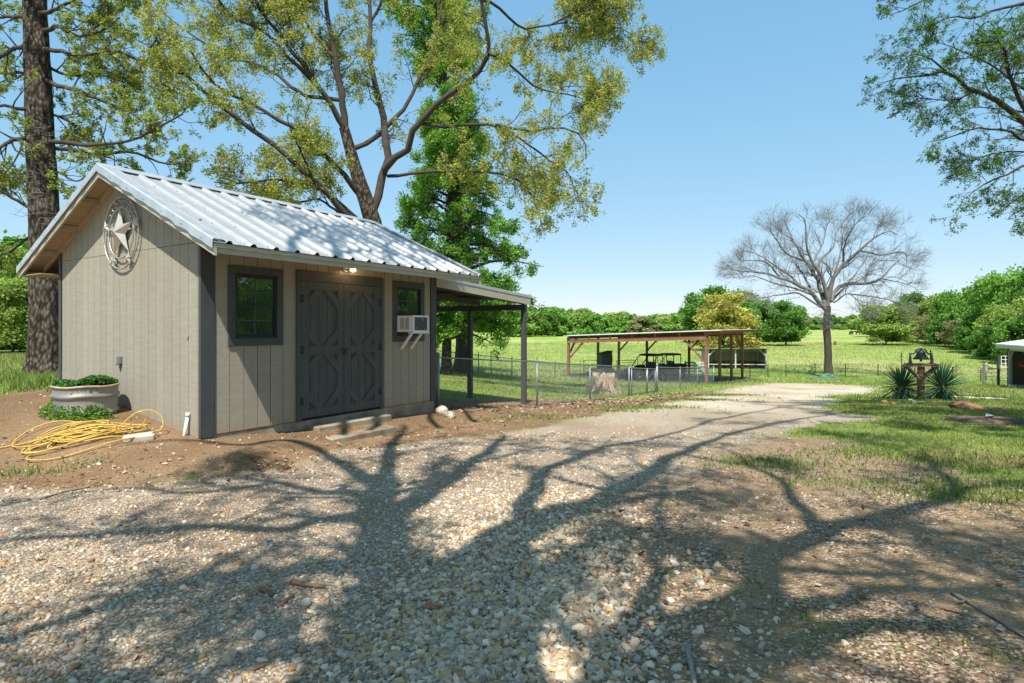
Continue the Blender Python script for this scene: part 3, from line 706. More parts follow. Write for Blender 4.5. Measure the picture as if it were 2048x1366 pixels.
# ---- lean-to on the far gable end
LX0, LX1 = SW+.02, 8.04
zL0, zL1 = 2.31, 2.085                       # top of the fascia at shed and at the outer edge
lroof = slope_sheet.__globals__ and None
def lz(x): return zL0+(zL1-zL0)*(x-LX0)/(LX1-LX0)
mb = MB(); V, Fc = [], []
pr = rib_profile(-.05, SD+.05, .312)
for x in (LX0, LX1+.03):
    for yy, h in pr: V.append((x, yy, lz(x)+.012+h))
k = len(pr); Fc = [(i, i+1, k+i+1, k+i) for i in range(k-1)]
mb.add(V, Fc); lroof = mb.build('lean_to_roof', M['galv'], shed); md = lroof.modifiers.new('t', 'SOLIDIFY'); md.thickness = .004
for yy in (-.045, SD+.01):
    MB().prism([(LX0, yy, lz(LX0)+.01), (LX1, yy, lz(LX1)+.01), (LX1, yy, lz(LX1)-.16), (LX0, yy, lz(LX0)-.16)], (0, .035, 0)).build('lean_to_fascia', M['fascia'], lroof)
    MB().prism([(LX0, yy-.01, lz(LX0)+.06), (LX1+.035, yy-.01, lz(LX1)+.06), (LX1+.035, yy-.01, lz(LX1)-.002), (LX0, yy-.01, lz(LX0)-.002)], (0, .02, 0)).build('lean_to_edge_trim', M['galv_trim'], lroof)
MB().prism([(LX0, -.008, lz(LX0)-.004), (LX1, -.008, lz(LX1)-.004), (LX1, -.008, lz(LX1)-.016), (LX0, -.008, lz(LX0)-.016)], (0, SD+.01, 0)).build('lean_to_shade_sheet', M['black'], lroof)  # black sheet added below the roof, its colour stands in for the underside's shade
for x in (LX0+.03, LX0+.9, LX0+1.75, LX0+2.6):
    MB().beam((x, 0, lz(x)-.02), (x, SD, lz(x)-.02), .04, .05).build('lean_to_purlin', M['darkpost'], lroof)
for yy in (.06, 1.35, 2.7, SD-.05):
    MB().prism([(LX0, yy, lz(LX0)-.046), (LX1-.12, yy, lz(LX1-.12)-.046), (LX1-.12, yy, lz(LX1)-.16), (LX0, yy, lz(LX0)-.18)], (0, .04, 0)).build('lean_to_rafter', M['darkpost'], lroof)
PX_ = 7.90
MB().box((PX_-.045, .0, lz(PX_)-.3), (PX_+.045, SD, lz(PX_)-.165)).build('lean_to_beam', M['darkpost'], lroof)
for yy in (.06, 1.66, 3.2, SD-.08):
    wx, wy, _ = shed_world(PX_, yy); g = gz(wx, wy)-SZ-.1
    MB().cbox((PX_-.055, yy-.055, g), (PX_+.055, yy+.055, lz(PX_)-.301), .006).build('lean_to_post', M['darkpost'], lroof)
# ---- concrete steps at the doors
def wstep(name, v0, v1, u0, z0, z1, u1=-.005):
    return MB().cbox((v0, u0, z0), (v1, u1, z1), .014)
stp = thing('concrete_steps', 'two worn concrete steps below the charcoal double doors', 'steps', (CX, CY, SZ), TH)
wstep('', 1.56, 3.06, -.30, -.5, -.085).build('upper_step', M['slab'], stp)
MB().cbox((1.47, -.70, -.6), (2.76, -.302, -.20), .016).build('lower_step', M['slab'], stp)
# ---- window air conditioner
ac = thing('air_conditioner', 'small white window air conditioner braced in the far shed window', 'air conditioner', (CX, CY, SZ), TH)
ax0, ax1, ay0, ay1, az0, az1 = 3.475, 3.875, -.40, .0, 1.29, 1.575
tilt = .015
MB().cbox((ax0, ay0+.02, az0), (ax1, ay1, az1), .012).build('casing', M['white'], ac)
fr = MB(); t = .03
fr.box((ax0-.004, ay0, az0-.004), (ax0+t, ay0+.019, az1+.004)).box((ax1-t, ay0, az0-.004), (ax1+.004, ay0+.019, az1+.004)).box((ax0+t, ay0, az1-t+.004), (ax1-t, ay0+.019, az1+.004)).box((ax0+t, ay0, az0-.004), (ax1-t, ay0+.019, az0+t))
fr.build('front_frame', M['white'], ac)
cg = MB().box((ax0+t, ay0+.012, az0+t), (ax1-t, ay0+.018, az1-t+.004))
cg.build('condenser_coil', M['grille'], ac)
sg_ = MB()
for i in range(14): sg_.box((ax0-.0035, ay0+.10, az0+.05+i*.0145), (ax0-.0005, ay0+.19, az0+.056+i*.0145)).box((ax0-.0035, ay0+.21, az0+.05+i*.0145), (ax0-.0005, ay0+.30, az0+.056+i*.0145))
sg_.build('side_louvre', M['grille'], ac)
for i, (a, c, s) in enumerate(((.27, .2, .012), (.3, .06, .01), (.1, .06, .012), (.2, .045, .007), (.24, .22, .02))):
    MB().box((ax0+a, ay0+.0095, az0+c), (ax0+a+s*.7, ay0+.0118, az0+c+s)).build('paint_chip', M['white'], ac)
MB().box((ax0-.02, ay0-.012, az0-.024), (ax1+.02, ay0+.10, az0-.0045)).build('drip_pan', M['white'], ac)
for x in (ax0+.09, ax1-.06):
    MB().beam((x, ay0+.11, az0-.018), (x, -.036, az0-.30), .045, .03).build('support_strut', M['white'], ac)
# ---- barn star
su, sz_ = inv_g(250, 467)
_, ztop = inv_g(250, 396); _, zbot = inv_g(250, 538)
SR = (ztop-zbot)/2
star = thing('barn_star', 'metal five-pointed star in a twisted double ring on the shed gable', 'wall ornament', shed_world(0, su, (ztop+zbot)/2), TH)
def ring(r, x, rr, seg=64, twist=0):
    pts = [(x, r*math.sin(2*math.pi*i/seg), r*math.cos(2*math.pi*i/seg)) for i in range(seg+1)]
    return MB().tube(pts, [rr*(1+twist*math.sin(i*2.2)) for i in range(seg+1)], 8, False)
ring(SR, -.055, .012, 96, .3).build('outer_ring', M['darkmetal'], star); ring(SR*.71, -.055, .010, 72).build('inner_ring', M['darkmetal'], star)
def star_mesh(r, depth, x0, inner=.40, rotz=0):
    mb = MB(); c = (x0-depth, 0, 0); pts = []
    for i in range(10):
        a = math.pi*i/5+rotz; q = r if i % 2 == 0 else r*inner; pts.append((x0, q*math.sin(a), q*math.cos(a)))
    return mb.add([c, (x0+.004, 0, 0)]+pts, [(0, 2+i, 2+(i+1) % 10) for i in range(10)]+[(1, 2+(i+1) % 10, 2+i) for i in range(10)])
star_mesh(SR*.70, .085, -.06, .40, R(4)).build('large_star', M['silver'], star)
for a in (75, 152, 212, 285):
    y_, z2 = SR*.855*math.sin(R(a)), SR*.855*math.cos(R(a))
    link('small_star', star_mesh(SR*.2, .03, -.06, .40, R(a*.3)).mesh('small_star', M['silver']), star, (0, y_, z2))
for i, a in enumerate((-62, -48, -34, -20, -4, 12, 28, 44)):     # twisted wire decoration in the upper band
    y0, z0 = SR*.72*math.sin(R(a)), SR*.72*math.cos(R(a)); y1, z1 = SR*.99*math.sin(R(a+7)), SR*.99*math.cos(R(a+7))
    pts = [(-.055-.02*math.sin(k*1.3), y0+(y1-y0)*k/8+.02*math.sin(k*1.6+i), z0+(z1-z0)*k/8) for k in range(9)]
    MB().tube(pts, .009, 6).build('wire_scroll', M['darkmetal'], star)
# ---- stock tank planter
def gp(px, py, d): return PX(px, py, d)
tank_v = -.50; tank_u = 1.93; tank_r = .385
tx, ty, _ = shed_world(tank_v, tank_u); tz = .73-.60
th_ = .60
tank = thing('stock_tank_planter', 'round galvanised stock tank used as a planter in front of the shed gable', 'planter', (tx, ty, tz))
M['tankm'] = mat('weathered_tank', (.27, .275, .26), .5, .45, .25, 3, .25, (1, 1, .5), 6, ((.27, .2, .13), .6))
r0 = tank_r*.97
prof = [(r0*.95, 0), (r0*.955, .21), (r0*.962, .222), (r0*1.02, .242), (r0*1.02, .268), (r0*.962, .29), (r0*.965, .43), (r0*.97, .44), (r0*1.03, .46), (r0*1.03, .488), (r0*.97, .51), (r0*.985, .565), (r0*.99, th_-.01)]
mb = MB().lathe(prof+[(r0*.96, th_-.01), (r0*.95, th_-.14)], (0, 0, 0), 72)
mb.V = [((x*(1+.018*math.sin(3*math.atan2(y, x)+1)*z/th_)), y*(1+.015*math.sin(2*math.atan2(y, x))*z/th_), z+.006*math.sin(5*math.atan2(y, x))) for x, y, z in mb.V]
mb.build('tank_wall', M['tankm'], tank)
M['rustrim'] = mat('rusty_rim', (.42, .33, .23), .65, .3, .3, 10, .3, None, 40, ((.28, .14, .07), .8))
rp = [(r0*.995*math.cos(2*math.pi*i/72)*(1+.018*math.sin(3*2*math.pi*i/72+1)), r0*.995*math.sin(2*math.pi*i/72)*(1+.015*math.sin(4*math.pi*i/72)), th_+.006*math.sin(5*2*math.pi*i/72)) for i in range(73)]
MB().tube(rp, .017, 8, False).build('rim', M['rustrim'], tank)
M['soil'] = mat('potting_soil', (.06, .045, .032), .95, 0, .3, 12, .5)
MB().lathe([(.001, th_-.10), (r0*.95, th_-.12)], (0, 0, 0), 36).build('soil', M['soil'], tank)
LEAFG = leaf_mat('broad_leaf', (1, 1, 1), .3)
def leaf_cloud(P, size, cols, flatness=.5, aspect=.55):
    """folded leaf quads at points P"""
    n = len(P); q = np.array([(-1, 0, 0), (0, -aspect, .18), (1, 0, -.05), (0, aspect, .18)])
    V = q[None]*size[:, None, None]; V = np.einsum('nij,nkj->nki', rot_mats(n, flatness*2), V)+P[:, None, :]
    return V.reshape(-1, 3), np.arange(4*n).reshape(-1, 4), np.repeat(cols, 4, 0)
def colset(n, base, lo=.65, hi=1.3): b = np.array(base); return b[rng.integers(0, len(b), n)]*rng.uniform(lo, hi, (n, 1))
n = 5200; a = rng.uniform(0, 2*math.pi, n); r = r0*.97*np.sqrt(rng.random(n))
Pn = np.stack([r*np.cos(a), r*np.sin(a), np.zeros(n)], 1)
hump = .05+.17*np.exp(-(((Pn[:, 0]-.22)/.28)**2+((Pn[:, 1]+.1)/.35)**2))+.10*np.exp(-(((Pn[:, 0]+.38)/.25)**2+((Pn[:, 1]-.0)/.4)**2))
hump *= sstep(-.1, .1, Pn[:, 1]*-1+.35)
Pn[:, 2] = th_-.07+hump*rng.random(n)**.6
V, Q, T = leaf_cloud(Pn, rng.uniform(.012, .028, n), colset(n, [(.05, .15, .035), (.08, .2, .05), (.035, .11, .04), (.12, .24, .06)]))
tag(link('planter_greenery', np_mesh('planter_greenery', V, Q, LEAFG, False, T), None, (tx, ty, tz)), 'leafy green ground cover growing out of the stock tank planter', 'plants')
n = 2600; a = rng.uniform(R(170), R(345), n); r = r0*(1.0+.45*rng.random(n)**1.4)
vx, vy = tx+r*np.cos(a), ty+r*np.sin(a)*.9; 
vz = ground_z(vx, vy)+.16*rng.random(n)*np.exp(-((r/r0-1)/.22)**2)+.01
okv = rng.random(n) < .35+.65*sstep(-.3, .4, wob(vx, vy, .2)); vx, vy, vz = vx[okv], vy[okv], vz[okv]; n = len(vx)
V, Q, T = leaf_cloud(np.stack([vx, vy, vz], 1), rng.uniform(.012, .026, n), colset(n, [(.14, .26, .05), (.2, .32, .07), (.10, .2, .04)]))
tag(link('creeping_plant', np_mesh('creeping_plant', V, Q, LEAFG, False, T)), 'bright green creeping plant around the foot of the stock tank', 'plants')
# ---- yellow hose
M['hose'] = mat('yellow_hose', (.54, .355, .065), .5, 0, .12, 8, .05)
hz = MB()
def hose_loop(cx, cy, rx, ry, n0, n1, rot, seed, lift=.02):
    rr = random.Random(seed); pts = []; N_ = int((n1-n0)*26)
    for i in range(N_+1):
        t = n0+(n1-n0)*i/N_; k = 1+.16*math.sin(t*2*math.pi*.37+seed)+.05*math.sin(t*9+seed*2)
        a = t*2*math.pi; lx, ly = rx*k*math.cos(a), ry*k*math.sin(a)
        x = cx+lx*math.cos(rot)-ly*math.sin(rot)+.03*math.sin(t*5+seed); y = cy+lx*math.sin(rot)+ly*math.cos(rot)
        pts.append((x, y, gz(x, y)+lift+.03*abs(math.sin(t*7.3+seed*1.7))))
    return pts
h0 = G(150, 880); h1 = G(245, 868); hd = h1-h0; hrot = math.atan2(hd[1], hd[0])
HR = .0078
rr_ = random.Random(4)
for s_i in range(11):
    c_ = G(rr_.uniform(125, 205), rr_.uniform(866, 884)); t0_ = rr_.random()
    hz.tube(hose_loop(c_[0], c_[1], rr_.uniform(.26, .50), rr_.uniform(.08, .20), t0_, t0_+rr_.uniform(.7, 1.25), hrot+rr_.uniform(-.22, .22), s_i*1.3, .012+.007*s_i), HR, 6)
hc2 = G(92, 878); hz.tube(hose_loop(hc2[0], hc2[1], .34, .30, .05, .95, hrot+.1, 9.1, .03), HR, 6)
hc3 = G(165, 893); hz.tube(hose_loop(hc3[0], hc3[1], .56, .2, .45, 1.02, hrot, 4.4, .016), HR, 6)
hc4 = G(250, 866); hz.tube(hose_loop(hc4[0], hc4[1], .26, .15, .1, 1.3, hrot, 2.2, .03), HR, 6); hz.tube(hose_loop(hc4[0]-.1, hc4[1], .3, .13, .4, 1.3, hrot, 6.2, .05), HR, 6)
q0 = G(235, 870)
up = [q0+np.array(p)*np.array((.72, .8, .85)) for p in ((-.25, -.05, .03), (0, 0, .10), (.18, .1, .27), (.30, .16, .31), (.34, .2, .2), (.24, .16, .08), (.14, .1, .16), (.22, .16, .30), (.40, .24, .32), (.56, .28, .22), (.60, .22, .05), (.45, .1, .02))]
def smooth_path(pts, n=8):
    pts = np.array(pts, float); P_ = np.vstack([2*pts[0]-pts[1], pts, 2*pts[-1]-pts[-2]]); out = []
    for i in range(1, len(P_)-2):
        for k in range(n):
            t = k/n; a, b, c, d = P_[i-1:i+3]
            out.append(.5*((2*b)+(-a+c)*t+(2*a-5*b+4*c-d)*t*t+(-a+3*b-3*c+d)*t**3))
    out.append(pts[-1]); return np.array(out)
hz.tube(smooth_path(up), HR, 6)
tl = [G(px, py)+np.array((0, 0, .02)) for px, py in ((75, 884), (40, 892), (10, 897), (-30, 905), (-80, 915))]
hz.tube(smooth_path(tl), HR, 6)
hose = tag(hz.build('garden_hose', M['hose']), 'tangled heap of yellow hose on the dirt in front of the stock tank', 'hose')
# ---- stubs and stones near the shed
def rock(name, loc, size, m, label=None, cat='stone', group=None, seed=0, sub=2):
    r = np.random.default_rng(seed); import bmesh
    bm = bmesh.new(); bmesh.ops.create_icosphere(bm, subdivisions=sub, radius=1)
    dirs = r.normal(size=(7, 3)); dirs /= np.linalg.norm(dirs, axis=1)[:, None]
    for v in bm.verts:
        p = np.array(v.co); k = 1.0
        for d in dirs: k = min(k, .78/max(.2, float(p@d)) if p@d > .55 else k)
        v.co = Vector(p*k*np.array(size)*(1+.05*r.normal()))
    me = bpy.data.meshes.new(name); bm.to_mesh(me); bm.free(); me.materials.append(m)
    o = link(name, me, None, loc, (0, 0, r.uniform(0, 6.28)))
    if label: tag(o, label, cat, group)
    return o
M['pale_rock'] = mat('pale_rock', (.50, .44, .35), .9, 0, .2, 8, .6, None, 30)
M['red_rock'] = mat('iron_rock', (.20, .10, .06), .9, 0, .35, 5, .7, None, 25, ((.34, .2, .12), .6))
p = G(277, 878); blk = MB().cbox((-.16, -.09, -.03), (.16, .09, .055), .018).build('stone_block', M['pale_rock'], None, p, (.05, -.04, hrot+.15)); tag(blk, 'flat pale stone block lying at the end of the yellow hose', 'stone')
p = G(884, 826); rock('rock', p+np.array((0, 0, .03)), (.16, .12, .11), M['pale_rock'], 'larger pale rock at the far front corner of the shed', seed=3)
p = G(899, 833); rock('rock', p+np.array((0, 0, .02)), (.11, .10, .09), M['pale_rock'], 'smaller pale rock just outside the fence corner post', seed=4)
p = G(566, 938); rock('rock', p+np.array((0, 0, .0)), (.085, .07, .045), M['red_rock'], 'reddish clod of earth at the edge of the gravel', seed=5)
p = G(612, 1211); rock('rock', p+np.array((0, 0, .012)), (.033, .03, .03), M['pale_rock'], 'white chunky stone beside the broken bark pieces', seed=8)
p = G(366, 872)
pp = MB().tube([p+np.array((0, 0, -.1)), p+np.array((.03, .05, .24))], .021, 12).tube([p+np.array((.03, .05, .235)), p+np.array((.034, .056, .285))], .027, 12)
tag(pp.build('standpipe', M['white']), 'short white plastic pipe stub sticking up by the shed corner', 'pipe')
# ---- bark and twigs on the gravel
M['bark_bit'] = mat('bark_piece', (.24, .13, .075), .9, 0, .4, 14, .6, None, 60)
def stick(pxs, r, label, name='stick', m=None, cat='stick'):
    pts = [G(a, b)+np.array((0, 0, r*.8)) for a, b in pxs]; sp_ = smooth_path(pts, 4) if len(pts) > 2 else np.linspace(pts[0], pts[1], 6)
    rr = [r*(1+.25*math.sin(i*2.3))*(1-.35*i/len(sp_)) for i in range(len(sp_))]
    return tag(MB().tube(sp_+np.array([(0, 0, .002*math.sin(i*1.9)) for i in range(len(sp_))]), rr, 7).build(name, m or M['bark_bit']), label, cat)
stick([(583, 1168), (615, 1174), (648, 1178)], .016, 'long brown piece of bark on the gravel', 'bark_piece', cat='bark')
stick([(520, 1183), (535, 1186), (548, 1193)], .015, 'short brown bark chunk left of the long one', 'bark_piece', cat='bark')
stick([(586, 1194), (572, 1206), (556, 1218)], .013, 'thin bark strip pointing toward the camera', 'bark_piece', cat='bark')
stick([(757, 1190), (765, 1208)], .011, 'dark bark flake in the shade of the trunk', 'bark_piece', cat='bark')
M['twig'] = mat('grey_twig', (.20, .17, .14), .9, 0, .3, 20, .4)
stick([(1360, 1190), (1372, 1215), (1368, 1260)], .007, 'thin crooked grey twig at the edge of the brown earth', 'twig', M['twig'], 'twig')
stick([(1505, 1216), (1545, 1218), (1550, 1190)], .008, 'forked dark twig right of the gravel', 'twig', M['twig'], 'twig')
stick([(1374, 1300), (1382, 1335), (1390, 1375)], .014, 'lichen-grey stick at the bottom edge of the picture', 'twig', mat('lichen_stick', (.25, .25, .225), .9, 0, .3, 20, .5), 'twig')
stick([(1010, 1160), (1060, 1172), (1110, 1168)], .005, 'thin dark twig across the coarse gravel', 'twig', M['twig'], 'twig')
stick([(750, 1310), (800, 1300), (840, 1322)], .006, 'thin bent twig among the pebbles near the bottom', 'twig', M['twig'], 'twig')
stick([(80, 1000), (130, 985), (180, 975)], .009, 'long grey twig along the edge of the dirt', 'twig', M['twig'], 'twig')
stick([(1905, 1190), (1990, 1240), (2060, 1285)], .012, 'long fallen branch in the bottom right corner', 'twig', M['twig'], 'twig')
# ================================================================ CHAIN LINK FENCE
def fpt(px, d):
    x = (px-1024)/F_PX*d; return np.array([x, d, gz(x, d)])
M['wire'] = mat('fence_wire', (.26, .28, .29), .5, .6, .1)
def chain_fence(root, pts, H, main_r, wire_r, pitch, posts, rail=True, m=None, mesh_name='chain_mesh'):
    """pts: ground points; posts: list of (index or point, radius, extra height)"""
    m = m or M['steel']; wm = MB(); rm = MB()
    for a, b in zip(pts[:-1], pts[1:]):
        a, b = np.array(a), np.array(b); Ld = np.linalg.norm((b-a)[:2]); n = max(2, int(Ld/pitch))
        hp = H-.05; k = hp/pitch
        for i in range(-int(k)-1, n+1):
            for sgn in (1, -1):
                s0, s1 = (i, i+k) if sgn > 0 else (i+k, i)
                za, zb = 0., 1.
                # clip the diagonal to the panel
                def clip(s0, s1):
                    t0, t1 = 0., 1.
                    ds = s1-s0
                    for lo, hi in ((0, n),):
                        if abs(ds) < 1e-9: return None
                        ta, tb = (lo-s0)/ds, (hi-s0)/ds
                        t0, t1 = max(t0, min(ta, tb)), min(t1, max(ta, tb))
                    return (t0, t1) if t1 > t0+.01 else None
                c = clip(s0, s1)
                if not c: continue
                pp_ = []
                for t in c:
                    f = (s0+(s1-s0)*t)/n; g = a+(b-a)*f; pp_.append(g+np.array((0, 0, .03+hp*t)))
                d3 = pp_[1]-pp_[0]; off = np.array((-(b-a)[1], (b-a)[0], 0))/Ld*wire_r*1.05*sgn
                wm.beam(pp_[0]+off, pp_[1]+off, wire_r*2, wire_r*2)
    w_ = wm.build(mesh_name, M['wire'], root); w_['kind'] = 'stuff'
    if rail:
        rm.tube([np.array(p)+np.array((0, 0, H)) for p in pts], main_r*.8, 8); rm.build('top_rail', m, root)
    for p, r, ex in posts:
        p = np.array(p)
        pb = MB().tube([p-np.array((0, 0, .2)), p+np.array((0, 0, H+ex))], r, 10)
        pb.lathe([(r*1.25, -.03), (r*1.3, 0), (r*.9, r*.9), (.002, r*1.3)], p+np.array((0, 0, H+ex)), 10)
        pb.build('post', m, root)
FP = [(876, 11.4), (1074, 13.5), (1180, 17.0), (1258, 20.5)]
fence = thing('chain_link_fence', 'galvanised chain link fence running from the shed past the stump to the carport', 'fence')
pA = [fpt(*q) for q in FP]
mid = lambda a, b, t: a+(b-a)*t
def on_ground(p): p = np.array(p); p[2] = gz(p[0], p[1]); return p
pts1 = [pA[0], on_ground(mid(pA[0], pA[1], .5)), pA[1], on_ground(mid(pA[1], pA[2], .5)), pA[2], pA[3]]
pB = [fpt(1314, 24.4), fpt(1360, 29.5), fpt(1395, 34.), fpt(1427, 38.5)]
chain_fence(fence, pts1, 1.03, .019, .0012, .068, [(pA[0], .032, .06), (pA[1], .021, .02), (pA[2], .022, .02), (pA[3], .035, .08)])
pts2 = pB
chain_fence(fence, pts2, 1.05, .021, .0013, .11, [(pB[0], .045, .10), (pB[1], .028, .02), (pB[2], .028, .02), (pB[3], .045, .08)])
# gate between the two runs, with its own frame, opened a little
gate_a, gate_b = fpt(1262, 20.7), fpt(1312, 24.1)
gate = thing('fence_gate', 'small chain link gate with a hooped top wire in the fence near the stump', 'gate')
ga, gb = on_ground(mid(gate_a, gate_b, .02)), on_ground(mid(gate_a, gate_b, .96))
chain_fence(gate, [ga, gb], .98, .02, .0013, .09, [(ga, .022, .0), (gb, .022, .0)], True, None, 'gate_mesh')
MB().tube([ga+np.array((0, 0, .08)), gb+np.array((0, 0, .08))], .016, 8).build('bottom_rail', M['steel'], gate)
mx = on_ground(mid(ga, gb, .62)); MB().tube([mx+np.array((0, 0, -.1)), mx+np.array((0, 0, 1.0))], .045, 10).build('latch_post', M['steel'], gate)
hp = [ga+(gb-ga)*t+np.array((0, 0, .97-.38*math.sin(math.pi*(t-.3)/.66))) for t in np.linspace(.3, .96, 14)]
MB().tube(hp, .007, 5).build('hoop_wire', M['wire'], gate)
# rear yard fence, dark posts
M['dark_post'] = mat('rusty_dark_post', (.075, .06, .05), .8, .2, .25, 20, .2)
rear = thing('rear_fence', 'far wire fence of thin dark posts closing the yard behind the trees', 'fence')
RP = [(862, 29.5), (912, 31), (957, 32.5), (982, 33), (1024, 34.5), (1074, 36), (1110, 38), (1160, 40), (1240, 42)]
rp_ = [fpt(a, b) for a, b in RP]
chain_fence(rear, rp_, 1.05, .022, .0035, .16, [(p, .026, .22 if i % 2 else .12) for i, p in enumerate(rp_)], True, M['dark_post'])
# wire fence with T posts before the pasture
wf = thing('wire_fence', 'thin wire fence on metal T-posts between the yard and the pasture', 'fence')
TP = [(1500, 47.5), (1536, 48), (1572, 48.5), (1630, 49.2), (1691, 49.4), (1756, 49), (1830, 47), (1905, 45), (1962, 43.5)]
tp_ = [fpt(a, b) for a, b in TP]
for p in tp_: MB().beam(p-np.array((0, 0, .2)), p+np.array((0, 0, 1.0)), .06, .05).build('post', M['dark_post'], wf)
wm = MB()
for h in (.25, .5, .75, .95):
    for a, b in zip(tp_[:-1], tp_[1:]): wm.beam(a+np.array((0, 0, h)), b+np.array((0, 0, h)), .012, .012)
wm.build('wire', M['wire'], wf)
sp = fpt(1802, 43); MB().tube([sp, sp+np.array((0, 0, 2.0))], .03, 6)
# ================================================================ STUMP
M['stump'] = mat('weathered_stump', (.42, .32, .23), .95, 0, .35, 9, .9, (2, 2, .35), 14, ((.16, .11, .08), .6))
d = 22.0; c = fpt(1207, d)
mb = MB(); n = 30; prof = [(.60, -.1), (.56, .04), (.47, .22), (.43, .45), (.41, .62), (.40, .70), (.30, .66), (.01, .63)]
mb.lathe(prof, (0, 0, 0), n)
V = []
for x, y, z in mb.V:
    a = math.atan2(y, x); r = math.hypot(x, y)
    k = 1+.13*math.sin(5*a+1)*max(0, 1-z/.6)+.07*math.sin(9*a+2*z)+.05*math.sin(17*a)+(.25*max(0, .35-z) if math.cos(a+.6) > .2 else 0)
    V.append((x*k, y*k, z+(.07*math.sin(3*a)+.05*math.sin(7*a+1))*(1 if z > .55 else 0)))
mb.V = V; stump = mb.build('tree_stump', None, None, c); stump.data.materials.append(M['stump'])
tag(stump, 'grey weathered tree stump standing behind the chain link fence', 'stump')
sb = MB()
for i in range(46):
    a = rng.uniform(0, 6.28); r = rng.uniform(.42, .52); z0, z1 = rng.uniform(.25, .68), rng.uniform(-.02, .2); a2 = a+rng.normal(0, .25)
    r2 = r+rng.uniform(.05, .32)
    sb.beam((r*math.cos(a), r*math.sin(a), z0), (r2*math.cos(a2), r2*math.sin(a2), z1), .03, .025)
s_ = sb.build('bark_strips', M['stump'], stump); s_['kind'] = 'stuff'
# ================================================================ CARPORT
M['redsteel'] = mat('red_oxide_steel', (.25, .105, .075), .6, .1, .2, 5, .12, None, 25, ((.33, .2, .15), .5))
M['whiteroof'] = mat('white_metal_roof', (.78, .78, .77), .5, .2, .06, 3, .05)
cp = thing('carport', 'open carport of red-brown steel posts under a thin white mono-pitch roof', 'carport')
A = fpt(1137, 45.0); B = fpt(1413, 38.8)                    # front corners
axd = (B-A)[:2]; Lf = np.linalg.norm(axd); axd = axd/Lf
nrm = np.array((-axd[1], axd[0]))                          # pointing away
DEP = 8.8
def cpt(s, t, z=None):
    q = A[:2]+axd*s+nrm*t; return np.array([q[0], q[1], gz(*q) if z is None else z])
zf = lambda s: 0.72+.39*s/Lf                                # top of the beam
rz = lambda s, t: .90+.40*s/Lf+.004*t                        # roof underside
OS = .25
def cbm(p, q, w_, h_, name, m=None): return MB().beam(p, q, w_, h_).build(name, m or M['redsteel'], cp)
postpos = [(0, 0), (Lf, 0), (Lf, DEP*.33), (Lf, DEP*.66), (Lf, DEP), (0, DEP*.55), (0, DEP), (Lf*.25, DEP), (Lf*.6, DEP)]
for s, t in postpos:
    p = cpt(s, t); MB().box((-.085, -.085, -.3), (.085, .085, rz(s, t)-p[2]-.05)).build('post', M['redsteel'], cp, p, (0, 0, math.atan2(axd[1], axd[0])))
def P3(s, t, z): q = cpt(s, t, z); return q
cbm(P3(0, -.09, zf(0)-.20), P3(Lf, -.09, zf(Lf)-.20), .12, .27, 'header_beam')
for i in range(7):
    s = Lf*(i+.06)/6.1; cbm(P3(s, -.09, zf(s)-.06), P3(s, -.09, rz(s, 0)), .10, .10, 'truss_block')
cbm(P3(0, DEP, rz(0, DEP)-.2), P3(Lf, DEP, rz(Lf, DEP)-.2), .12, .3, 'rear_beam')
cbm(P3(Lf, 0, rz(Lf, 0)-.12), P3(Lf, DEP, rz(Lf, DEP)-.12), .12, .18, 'side_beam')
cbm(P3(0, 0, rz(0, 0)-.12), P3(0, DEP, rz(0, DEP)-.12), .12, .18, 'side_beam')
for i in range(8):
    t = DEP*(i+.5)/8; cbm(P3(-OS, t, rz(-OS, t)-.03), P3(Lf+OS*4.2, t, rz(Lf+OS*4.2, t)-.03), .06, .1, 'purlin')
_dk = [P3(-OS, -.3, rz(-OS, -.3)+.022), P3(Lf+OS*5.1, -.3, rz(Lf+OS*5.1, -.3)+.022), P3(Lf+OS*5.1, DEP+.35, rz(Lf+OS*5.1, DEP+.35)+.022), P3(-OS, DEP+.35, rz(-OS, DEP+.35)+.022)]
MB().prism(_dk, (0, 0, .006)).build('roof_lining', M['redsteel'], cp)
for s, t, ds, dt in ((0, 0, 1.25, 0), (Lf, 0, -1.6, 0), (0, 0, 0, 1.2), (Lf, DEP, 0, -1.6), (Lf*.25, DEP, 1.2, 0), (Lf*.6, DEP, 1.2, 0), (0, DEP, 1.2, 0)):
    zt_ = rz(s, t)-.45 if t == 0 and ds else rz(s, t)-.2
    cbm(P3(s, t, zt_-max(abs(ds), abs(dt))*1.05), P3(s+ds, t+dt, zt_), .10, .12, 'knee_brace')
mb = MB()
npan = 12
for i in range(npan):
    s0, s1 = -OS+(Lf+OS*5.2)*i/npan, -OS+(Lf+OS*5.2)*(i+1)/npan-.01
    P_ = [P3(s0, -.35, rz(s0, -.35)+.03), P3(s1, -.35, rz(s1, -.35)+.03), P3(s1, DEP+.4, rz(s1, DEP+.4)+.03), P3(s0, DEP+.4, rz(s0, DEP+.4)+.03)]
    pn = MB().prism(P_, (0, 0, .045)); pn.beam((P_[0]+P_[1])/2+np.array((0, 0, .05)), (P_[2]+P_[3])/2+np.array((0, 0, .05)), .1, .04)
    pn.build('roof_panel', M['whiteroof'], cp)
q0, q1 = P3(Lf+OS*4.2+.02, -.35, rz(Lf+OS*4.2, -.35)-.02), P3(Lf+OS*4.2+.02, DEP+.4, rz(Lf+OS*4.2, DEP+.4)-.02)
cbm(q0, q1, .04, .16, 'side_trim')
for i in range(5):
    s = Lf*(.28+.13*i); cbm(P3(s, .1, zf(s)-.5), P3(s, .1, zf(s)-.33), .03, .03, 'hanging_hook')
_g = [[cpt(-.6+(Lf+1.8)*i/14, -.5+(DEP+1.5)*j/10)+np.array((0, 0, .02)) for i in range(15)] for j in range(11)]
